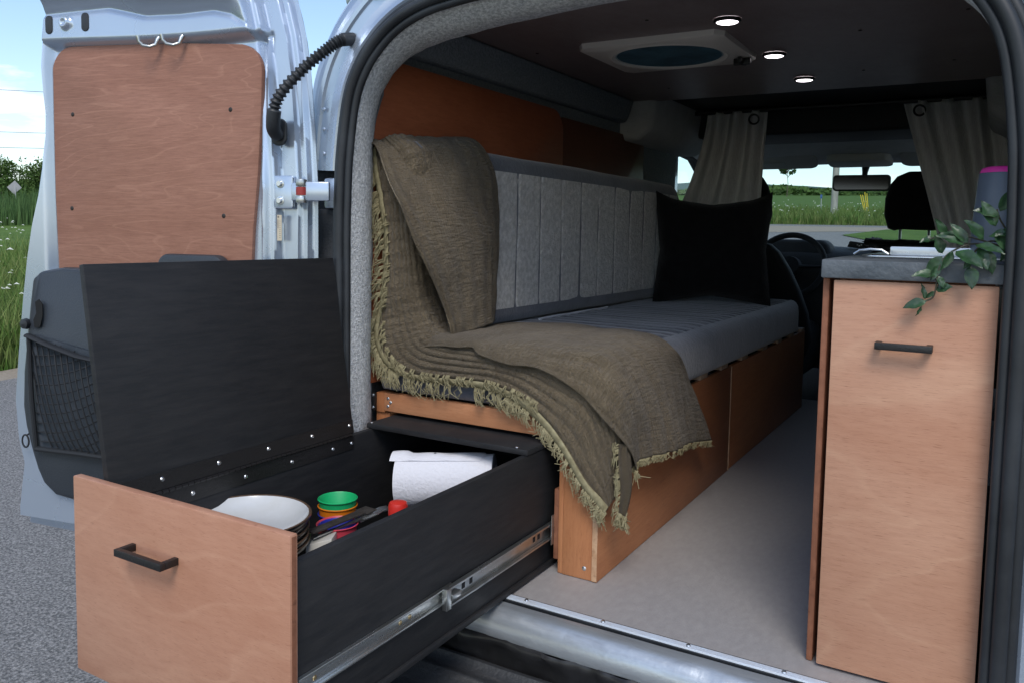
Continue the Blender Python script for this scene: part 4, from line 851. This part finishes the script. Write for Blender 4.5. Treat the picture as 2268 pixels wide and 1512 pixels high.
m.grid(rows, wrap=True); build(m, 'cushion_border', CUSH_S, seatc, smooth=True, sharp=80)
m = MB(); nx, ny = 24, 560; gx = np.linspace(sx0+.046, sx1-.046, nx); gy = np.linspace(sy0+.046, sy1-.046, ny)
def ribh(y, p=.062, amp=.0075, e=3.0): ph = ((y % p)/p); return amp*(1-abs(2*ph-1)**e)
m.grid([[(x, y, sz1-.004+ribh(y+.006*N3((x*3, y*2, 0)))+.004*N3((x*3, y*3, 0), 1, 9)-.006*smooth01((abs(x-cxm)-.22)/.04)) for x in gx] for y in gy])
build(m, 'quilted_top', CUSH_T, seatc, smooth=True, sharp=80)
build(MB().tube([(-.486, y, .470+.003*N3((y*9, 1, 1))) for y in np.linspace(.62, 1.12, 30)], .004, 6), 'white_sheet_edge', PAPER, seatc, smooth=True)
backc = thing('back_cushion', 'grey back cushion with vertical quilting leaning on the wall panel', 'cushion', (-.55, .95, .47))
bx0, bx1, by0, by1, bz0, bz1 = -.598, -.492, .020, 1.93, .470, .945
m = MB(); prof3 = [(bx0, bz0+.01), (bx0+.02, bz0), (bx1-.03, bz0), (bx1-.008, bz0+.008), (bx1, bz0+.03), (bx1, bz1-.05), (bx1-.006, bz1-.022), (bx1-.024, bz1-.006), (bx1-.05, bz1), (bx0+.02, bz1-.006), (bx0, bz1-.02)]
rows = []
for y in np.linspace(by0, by1, 70):
    e = min(1, (y-by0)/.02); f_ = smooth01((y-(by1-.14))/.14); sc = .90+.10*math.sqrt(max(0, 1-(1-e)**2))
    rows.append([((x-(bx0+bx1)/2)*sc+(bx0+bx1)/2+.003*N3((y*4, z*4, 1)), y, bz0+(z-bz0)*(1-.22*f_*f_)+.005*N3((y*2.5, x*3, 2))) for x, z in prof3])
m.grid(rows, wrap=True); m.f.append(tuple(range(len(prof3)))); m.f.append(tuple(len(m.v)-1-k for k in range(len(prof3))))
build(m, 'cushion_border', CUSH_S, backc, smooth=True, sharp=70)
m = MB(); ny, nz_ = 420, 24
rows = []
for y in np.linspace(by0+.03, by1-.10, ny):
    rows.append([(bx1-.0015+ribh(y-.486+.138*4+.004*N3((y*3, z*5, 3)), .138, .0050, 14.0)-.004*smooth01((abs(z-.705)-.175)/.03)+.003*N3((y*4, z*6, 4)), y, z) for z in np.linspace(bz0+.045, bz1-.052, nz_)])
build(m.grid(rows), 'quilted_face', CUSH_Q, backc, smooth=True, sharp=80)
# black scatter cushion
pc = V(-.262, 1.60, .672); pn = V(.30, -.93, .16).normalized(); pu = V(.93, .33, .0).normalized(); pv = pn.cross(pu); pv = pv if pv.z > 0 else -pv
m = MB(); rows = []
for s in (1, -1):
    rows = []
    for i in range(25):
        row = []
        for j in range(25):
            u, v = -1+i/12, -1+j/12; t = (1-u**4)*(1-v**4)
            cu_ = u*(1-.10*(1-abs(v))**1.2*abs(u)**2)*.222; cv = v*(1-.17*(1-abs(u))**.9*abs(v)**2)*.212
            if v > .8 and abs(u) > .7: cv += .02*(abs(u)-.7)/.3
            row.append(pc+pu*cu_+pv*cv+pn*(s*.075*max(t, 0)**.55+.012*N3((u*2, v*2, s), 1, 2)+.006*N3((u*5+v*2, v*3, s), 1, 6)))
        rows.append(row)
    m.grid(rows)
tag(build(m, 'scatter_cushion', PILLOW, smooth=True, sharp=80, loc=tuple(pc-pv*.2)), 'plain black velvet cushion standing on the seat against the back cushion', 'cushion')

# ------------------------------------------------------------------ blanket
bl = thing('blanket', 'olive brown crinkled gauze blanket draped over the bench end', 'blanket', (-.3, .1, .47))
def sheet3(curves, mu, mv, ripple=None):
    """curves: list of control curves (same station count) -> dense grid, rows along u"""
    C_ = [catmull(c, mu) for c in curves]; rows = []
    for i in range(len(C_[0])): rows.append(catmull([c[i] for c in C_], mv))
    a, b = len(rows), len(rows[0]); out_ = []
    for i in range(a):
        r = []
        for j in range(b):
            p = rows[i][j]; du = rows[min(i+1, a-1)][j]-rows[max(i-1, 0)][j]; dv_ = rows[i][min(j+1, b-1)]-rows[i][max(j-1, 0)][j if False else 0] if False else rows[i][min(j+1, b-1)]-rows[i][max(j-1, 0)]
            n_ = du.cross(dv_); n_ = n_.normalized() if n_.length > 1e-9 else V(0, 0, 1)
            r.append((p, n_, i/(a-1), j/(b-1)))
        out_.append(r)
    return [[p+n_*(ripple(p, u, v) if ripple else 0) for p, n_, u, v in r] for r in out_]
nA = [(-.598, -.012, .915), (-.590, -.014, .862), (-.573, -.015, .792), (-.558, -.016, .686), (-.568, -.014, .578), (-.587, -.012, .500), (-.581, -.012, .446), (-.540, -.012, .401), (-.462, -.012, .385), (-.372, -.014, .386), (-.274, -.016, .386), (-.193, -.018, .366), (-.136, -.020, .334), (-.081, -.022, .283), (-.026, -.022, .210), (.008, -.018, .178), (.022, -.012, .160)]
P1 = [(-.550, .000, .953), (-.492, .002, .905), (-.482, .002, .800), (-.479, .002, .690), (-.474, .002, .590), (-.456, .002, .520), (-.430, .000, .488), (-.400, .0, .479), (-.360, .0, .476), (-.300, .0, .476), (-.220, .0, .475), (-.140, .0, .472), (-.060, .0, .460), (.010, .004, .425), (.030, .016, .330), (.034, .030, .250), (.036, .036, .195)]
P2 = [(x+.004, y+.10, z+.006) for x, y, z in P1]; P3 = [(x+.004, y+.22, z+.004) for x, y, z in P1]
P2 = [(x, y-(.06*max(0, (i-12)/4)), z+.02*max(0, (i-12)/4)) for i, (x, y, z) in enumerate(P2)]; P3 = [(x, y-(.12*max(0, (i-12)/4)), z+.03*max(0, (i-12)/4)) for i, (x, y, z) in enumerate(P3)]
mid = [tuple((Vector(a)*.45+Vector(b)*.55)+V(0, -.012, .0)) for a, b in zip(nA, P1)]
def rA(p, u, v): return .0055*(abs(math.sin(v*46+4.5*N3(p*3.2)+1.2*N3(p*9)+.6*math.sin(u*14)))-.5)*(.55+.9*abs(N3(p*4.5, 1, 11)))*smooth01(v/.06)*(1-.4*v)+.004*N3(p*16, 1, 3)+.0015*math.sin(u*260+9*v)*(1-smooth01((u-.3)/.15))
LA_ = sheet3([nA, mid, P1, P2, P3], 9, 32, rA)
nB = [(-.640, -.014, .905), (-.604, -.036, .934), (-.556, -.050, .915), (-.505, -.072, .848), (-.462, -.084, .789), (-.420, -.064, .679), (-.404, .010, .546), (-.390, .022, .486)]
fB = [(-.640, .270, .936), (-.590, .280, .972), (-.508, .292, .966), (-.468, .325, .890), (-.464, .338, .80), (-.462, .341, .70), (-.464, .335, .58), (-.452, .310, .494)]
def lerpc(a, b, t, bul): return [tuple(Vector(p).lerp(Vector(q), t)+Vector(bul)*(1 if i > 1 else .3)) for i, (p, q) in enumerate(zip(a, b))]
def rB(p, u, v): return .0045*N3(p*11, 1, 6)+.002*math.sin(v*46+4*N3(p*5))+.0022*math.sin(u*70+5*N3(p*7, 1, 2))*N3(p*4, 1, 8)
LB_ = sheet3([nB, lerpc(nB, fB, .12, (.010, -.004, .004)), lerpc(nB, fB, .45, (.024, -.006, .004)), lerpc(nB, fB, .8, (.016, .0, .002)), fB], 10, 14, rB)
nC = [(-.455, -.018, .462), (-.395, -.022, .470), (-.345, -.024, .470), (-.305, -.024, .476), (-.280, -.030, .462), (-.205, -.034, .447), (-.130, -.034, .446), (-.035, -.034, .404), (.022, -.024, .350), (.046, .030, .285), (.050, .060, .235)]
fC = [(-.470, .330, .482), (-.420, .430, .481), (-.360, .484, .481), (-.290, .480, .481), (-.220, .460, .481), (-.100, .415, .484), (-.025, .370, .484), (.036, .340, .455), (.042, .406, .400), (.040, .523, .285), (.042, .610, .180)]
mC = [(-.455, .012, .486), (-.40, .012, .490), (-.35, .012, .490), (-.31, .012, .492), (-.285, .012, .490), (-.20, .012, .488), (-.12, .012, .486), (-.012, .012, .474), (.042, .022, .40), (.054, .07, .31), (.056, .10, .245)]
def rC(p, u, v): return .0070*(abs(math.sin(v*30+5*N3(p*3)+1.5*math.sin(u*5)))-.5)*smooth01((u-.48)/.25)*(.35+1.1*abs(N3(p*5, 1, 12)))+.004*N3(p*12, 1, 4)+.010*smooth01((u-.78)/.2)*math.sin(v*13+1.2)
LC_ = sheet3([nC, mC, lerpc(mC, fC, .35, (.006, 0, .008)), lerpc(mC, fC, .7, (.008, 0, .008)), fC], 8, 34, rC)
# turned-back corner of the lower layer hanging below the hem
LE_ = sheet3([[(.036, .010, .30), (.042, .000, .245), (.046, .004, .20), (.042, .006, .158)], [(.050, .030, .30), (.056, .022, .245), (.060, .026, .20), (.052, .022, .148)], [(.044, .062, .30), (.046, .056, .25), (.046, .046, .21), (.044, .036, .165)]], 8, 10, lambda p, u, v: .004*N3(p*20)+.003*math.sin(v*20))
for nm_, rows_ in (('lower_layer', LA_), ('upper_fold', LB_), ('seat_fold', LC_), ('corner_tail', LE_)):
    o = build(MB().grid(rows_), nm_, BLANK, bl, smooth=True, uv=True, sharp=180); md = o.modifiers.new('thick', 'SOLIDIFY'); md.thickness = .003; md.offset = -1
# selvedge bands and fringe tassels
def band(edge, inner, w):
    r0, r1, r2 = [], [], []
    for a, b in zip(edge, inner):
        d = (b-a).normalized(); r0.append(a-d*.004+V(0, -.003, -.001)); r1.append(a+d*w*.5+V(0, -.0045, .001)); r2.append(a+d*w+V(0, -.0035, .001))
    return [r0, r1, r2]
eA = [r[0] for r in LA_]; iA = [r[23] for r in LA_]
o = build(MB().grid(band(eA, iA, .013)), 'selvedge', FRINGE, bl, smooth=True, sharp=180); md = o.modifiers.new('t', 'SOLIDIFY'); md.thickness = .0016
tm = MB()
def tassels(edge, n, l0, l1, out=V(0, -1, 0), r=.0012, strands=5):
    for k in range(n):
        i = random.randint(0, len(edge)-2); p = edge[i].lerp(edge[i+1], random.random()); tl = random.uniform(l0, l1)
        tan = (edge[i+1]-edge[i]).normalized(); away = V(-abs(tan.z)*.55, -.30, -abs(tan.x)*.9-.45).normalized()
        tw = random.uniform(-1, 1)
        for s in range(strands):
            q = p+tan*random.uniform(-.004, .004); d = (away+tan*tw*.35+V(random.gauss(0, .13), random.gauss(0, .10), random.gauss(0, .13))).normalized()
            c_ = [q, q+d*tl*.35+V(0, -.004, 0), q+d*tl*.7+tan*random.gauss(0, .006)+V(0, -.002, -.002), q+d*tl+tan*random.gauss(0, .010)+V(0, 0, -.006)]
            tm.tube(c_, [r, r*1.05, r*.9, r*.5], 4)
tassels(eA[4:64], 80, .020, .044); tassels(eA[56:100], 62, .022, .040, strands=3); tassels(eA[96:], 80, .014, .030, strands=3)
tassels([r[14] for r in LA_][20:110], 90, .010, .022, strands=3)
hem = [r for r in LC_[-1]]
tassels(hem, 120, .006, .013, strands=3); tassels([r for r in LE_[-1]], 26, .012, .026); tassels([r[0] for r in LE_], 26, .008, .018, strands=3)
build(tm, 'fringe', FRINGE, bl, kind='stuff', recalc=False, label='pale olive knotted fringe')

# ------------------------------------------------------------------ kitchen cabinet
kc = thing('kitchen_cabinet', 'stained plywood kitchen cabinet with slate countertop on the right', 'cabinet', (.6, .3, 0))
build(Bx(.4555, .690, -.1014, -.086, .006, .660), 'cabinet_door', W_CAB, kc, bevel=.0015)
build(Bx(.462, .474, -.0845, 1.15, .001, .6625), 'side_panel', W_EDGE, kc, bevel=.001)
build(Bx(.4365, .4470, -.088, 1.15, .001, .6625), 'outer_side_panel', W_EDGE, kc, bevel=.002)
build(Bx(.4745, .79, -.080, 1.15, .001, .030), 'base_board', CABBLK, kc)
build(Bx(.4745, .684, -.082, -.070, .031, .6625), 'face_frame', W_EDGE, kc)
ct = MB(); ct.prism([(.436, -.110), (.785, -.110), (.785, 1.17), (.426, 1.17), (.429, .10)], lambda u, v, d: (u, v, d), .6630, .6935)
build(ct, 'countertop', SLATE, kc, bevel=.003)
bow_handle(.524, .606, -.1016, .560, kc, dep=.026)
# sink with folded-down cover on the counter
t = thing('sink', 'stainless steel sink with raised cover set into the countertop', 'sink', (.60, .3, .6935))
build(MB().prism(rrect(.466, .775, .10, .52, .03), lambda u, v, d: (u, v, d), .6936, .6985), 'rim', STEEL, t, bevel=.002)
build(MB().prism(rrect(.512, .76, .6985, .7145, .003), lambda u, v, d: (u, d, v), .150, .156), 'raised_cover', mat('brushed_steel', (.66, .68, .72), .3, .8, noise=(20, (.55, .57, .6), (.4, .7), (1, 8, 8))), t, bevel=.001)
build(MB().tube([(.452, .13, .699), (.462, .13, .706), (.480, .13, .709), (.500, .13, .708), (.512, .13, .700)], .0025, 8), 'wire_handle', STEEL, t, smooth=True)
t = thing('bottle_flask', 'tall blue grey flask with a bright pink top on the counter', 'flask', (.690, .16, .699))
build(MB().lathe([(0, 0), (.047, 0), (.0485, .005), (.047, .06), (.041, .146), (.040, .148)], (.690, .16, .699), 32), 'flask_body', BOTTLE, t, smooth=True, sharp=50)
build(MB().lathe([(.0402, .1482), (.039, .152), (.036, .157), (.030, .159), (0, .1595)], (.690, .16, .699), 32), 'flask_top', PINK, t, smooth=True, sharp=50)
# trailing artificial plant
pt = thing('trailing_plant', 'trailing green leafy plant hanging over the countertop edge', 'plant', (.66, -.10, .70))
def stem(path): build(MB().tube(catmull(path, 6), .0014, 6), 'stem', STEMM, pt, smooth=True)
stem([(.70, -.02, .715), (.672, -.085, .722), (.645, -.118, .722), (.618, -.124, .705), (.608, -.126, .680), (.606, -.122, .655), (.602, -.120, .640), (.592, -.120, .634)])
stem([(.70, -.03, .72), (.675, -.09, .728), (.655, -.118, .712), (.650, -.124, .690), (.652, -.122, .672)]); stem([(.72, -.04, .70), (.70, -.09, .735), (.685, -.11, .76), (.68, -.115, .775)]); stem([(.69, -.08, .72), (.63, -.09, .738), (.605, -.10, .735), (.592, -.10, .728)])
def leaf(p, d, n, L, w):
    p = Vector(p); d = Vector(d).normalized(); n = Vector(n); n = (n-d*n.dot(d)).normalized(); s = d.cross(n); rows = []
    for i in range(9):
        t = i/8; ww = w*math.sin(math.pi*t**.85)**.85*(1-.15*t); rows.append([p+d*(L*t)+s*(ww*q)+n*(abs(q)*ww*.35-.12*L*t*t+.0012*math.sin(t*14+q*3)) for q in (-1, -.5, 0, .5, 1)])
    build(MB().grid(rows), 'leaf', LEAFM, pt, smooth=True, sharp=80)
LV = [((.594, -.121, .634), (-.8, -.1, -.12), (.1, -.8, .5), .034, .011), ((.592, -.122, .637), (-.1, -.1, .9), (.6, -.8, 0), .022, .006), ((.588, -.121, .626), (-.25, 0, -.95), (.5, -.8, 0), .016, .0035), ((.606, -.121, .652), (.9, -.2, .35), (-.2, -.8, .5), .024, .011), ((.604, -.121, .650), (-.6, -.1, -.7), (.3, -.9, 0), .018, .005),
      ((.607, -.124, .676), (-.95, -.2, .05), (.0, -.7, .7), .042, .010), ((.607, -.124, .674), (.55, -.2, -.5), (0, -.8, .6), .022, .008), ((.607, -.124, .690), (-.2, -.2, -.9), (.5, -.8, 0), .026, .008), ((.612, -.124, .704), (-.65, -.3, -.6), (.3, -.7, .6), .040, .013), ((.612, -.124, .708), (-.3, -.3, .8), (.3, -.8, .3), .034, .010),
      ((.630, -.125, .712), (.75, -.3, -.38), (.1, -.7, .7), .050, .015), ((.650, -.124, .690), (.2, -.2, -.95), (.2, -.9, 0), .036, .014), ((.626, -.124, .712), (-.3, -.2, -.85), (.5, -.8, 0), .034, .010), ((.640, -.122, .722), (-.8, -.3, .35), (0, -.7, .7), .036, .011), ((.645, -.12, .724), (-.5, -.3, .8), (.3, -.8, .3), .038, .011),
      ((.655, -.12, .722), (.9, -.3, -.25), (0, -.6, .8), .045, .013), ((.660, -.12, .718), (.5, -.3, -.8), (.2, -.8, .4), .042, .012), ((.665, -.118, .730), (-.7, -.4, .5), (0, -.7, .7), .045, .014), ((.672, -.115, .735), (.9, -.2, .1), (0, -.6, .8), .048, .014), ((.680, -.115, .75), (-.5, -.3, .85), (.3, -.8, .2), .042, .013),
      ((.682, -.115, .765), (-.8, -.3, .3), (.1, -.7, .7), .034, .012), ((.684, -.115, .772), (.4, -.2, .9), (.2, -.9, 0), .036, .012), ((.680, -.118, .74), (.6, -.3, -.7), (.2, -.8, .4), .044, .013), ((.672, -.12, .715), (.3, -.2, -.9), (.3, -.9, 0), .040, .012), ((.695, -.112, .72), (.9, -.2, -.2), (0, -.6, .8), .045, .013),
      ((.690, -.115, .745), (.9, -.2, .35), (0, -.6, .8), .045, .014), ((.635, -.11, .735), (-.9, -.2, .1), (0, -.5, .9), .034, .010), ((.615, -.10, .734), (-.6, -.2, .75), (.2, -.8, .4), .030, .009), ((.600, -.10, .730), (-.9, -.2, -.3), (0, -.6, .8), .026, .010), ((.655, -.118, .712), (-.4, -.3, -.8), (.4, -.8, .2), .036, .010),
      ((.70, -.11, .76), (.5, -.3, -.6), (.2, -.8, .4), .05, .014), ((.705, -.11, .735), (-.2, -.3, -.9), (.4, -.8, 0), .045, .013)]
for (p_, d_, n_, L_l, w_l) in LV: leaf(p_, Vector(d_)+V(random.gauss(0, .12), random.gauss(0, .12), random.gauss(0, .12)), n_, L_l*random.uniform(.85, 1.12), w_l*random.uniform(.68, .95))

# ------------------------------------------------------------------ curtains with rod
rod = thing('curtain_rod', 'black curtain rod across the van behind the cab', 'curtain rod', (XC, 2.02, 1.262))
build(MB().tube([(-.64, 2.02, 1.262), (.78, 2.02, 1.262)], .010, 12), 'rod', HANDLE, rod, smooth=True)
build(Bx(-.655, .80, 1.56, 2.05, 1.2755, 1.290), 'rod_valance', CABBLK, rod, bevel=.004)
def curtain(lab, top, bot, zt, zb, y, folds, sweep, rings):
    t = thing('curtain', lab, 'curtain', ((top[0]+top[1])/2, y, zb), 'linen curtains')
    rows = []
    for i in range(40):
        v = i/39; a = top[0]+(bot[0]-top[0])*v**sweep; b = top[1]+(bot[1]-top[1])*v**.9; row = []
        for j in range(90):
            s = j/89; ph = s*folds*2*math.pi; amp = (.034-.010*v)*(.75+.4*N3((s*4, v, lab.__len__()*.1)))
            row.append((a+(b-a)*(s+.012*math.sin(ph*.5)), y+amp*math.sin(ph+.8*N3((v*1.6, s*2, 3)))+.006*N3((s*9, v*5, 1)), zt+(zb-zt)*v+.006*math.sin(ph)*(1-v)))
        rows.append(row)
    o = build(MB().grid(rows), 'cloth', CURT, t, smooth=True, sharp=180); o.modifiers.new('t', 'SOLIDIFY').thickness = .0025
    for x in rings: build(MB().lathe([(.016, -.002), (.023, -.003), (.024, 0), (.023, .003), (.016, .002), (.016, -.002)], (x, y-.028, zt-.042), 24, (.35, -1, 0)), 'eyelet', HANDLE, t, smooth=True)
    return t
curtain('grey linen curtain gathered at the left behind the scatter cushion', (-.43, -.172), (-.665, -.195), 1.262, .60, 2.02, 3.4, 1.5, (-.222,))
curtain('grey linen curtain gathered at the right behind the flask', (.345, .72), (.545, .78), 1.262, .55, 2.02, 4.2, 1.0, (.405,))

# ------------------------------------------------------------------ clutter on the dashboard
T('wallet', MB().obox((.045, 3.22, .690), (.045, .01, -.006), (0, .010, .0), (.006, .0, .016)), mat('black_leather', (.010, .010, .011), .6), 'black wallet with white marks standing on the dashboard', 'wallet', bevel=.003, loc=(.045, 3.22, .672))
wl_ = bpy.data.objects['wallet']
for k in range(4): build(MB().obox((.034+.010*k, 3.2095, .688+.004*(k % 2)), (.0035, 0, 0), (0, .0004, 0), (0, 0, .0028)), 'print_mark', mat('white_print', (.6, .6, .6), .6), wl_)
m = MB(); rows = []
for i in range(18):
    rows.append([(.125+(.055+.02*N3((i*.5, k*.6, 1)))*math.cos(2*math.pi*k/24)*math.sin(math.pi*(i+.5)/18)*1.1, 3.24+.05*math.sin(2*math.pi*k/24)*math.sin(math.pi*(i+.5)/18), .700-.030*math.cos(math.pi*(i+.5)/18)*(1+.5*N3((i*.4, k*.5, 7)))) for k in range(24)])
T('crumpled_cloth', m.grid(rows, wrap=True), mat('patterned_cloth', (.05, .045, .05), .9, noise=(38, (.20, .18, .18), (.48, .56), (1, 1, 1))), 'crumpled dark patterned cloth on the dashboard beside the wallet', 'cloth', smooth=True, sharp=180, loc=(.125, 3.24, .672))
m = MB(); rows = []
for i in range(14):
    rows.append([(.20+.62*i/13*.6, 2.285+.05*math.cos(a), .712+.014*math.sin(a)*(1+.8*N3((i*.7, a, 2)))+.008*N3((i*.9, 1, 4))) for a in np.linspace(0, 2*math.pi, 13)[:-1]])
T('black_jacket', m.grid(rows, wrap=True), PILLOW, 'rumpled black jacket lying over the top of the passenger seat', 'jacket', smooth=True, sharp=180, loc=(.4, 2.285, .70))
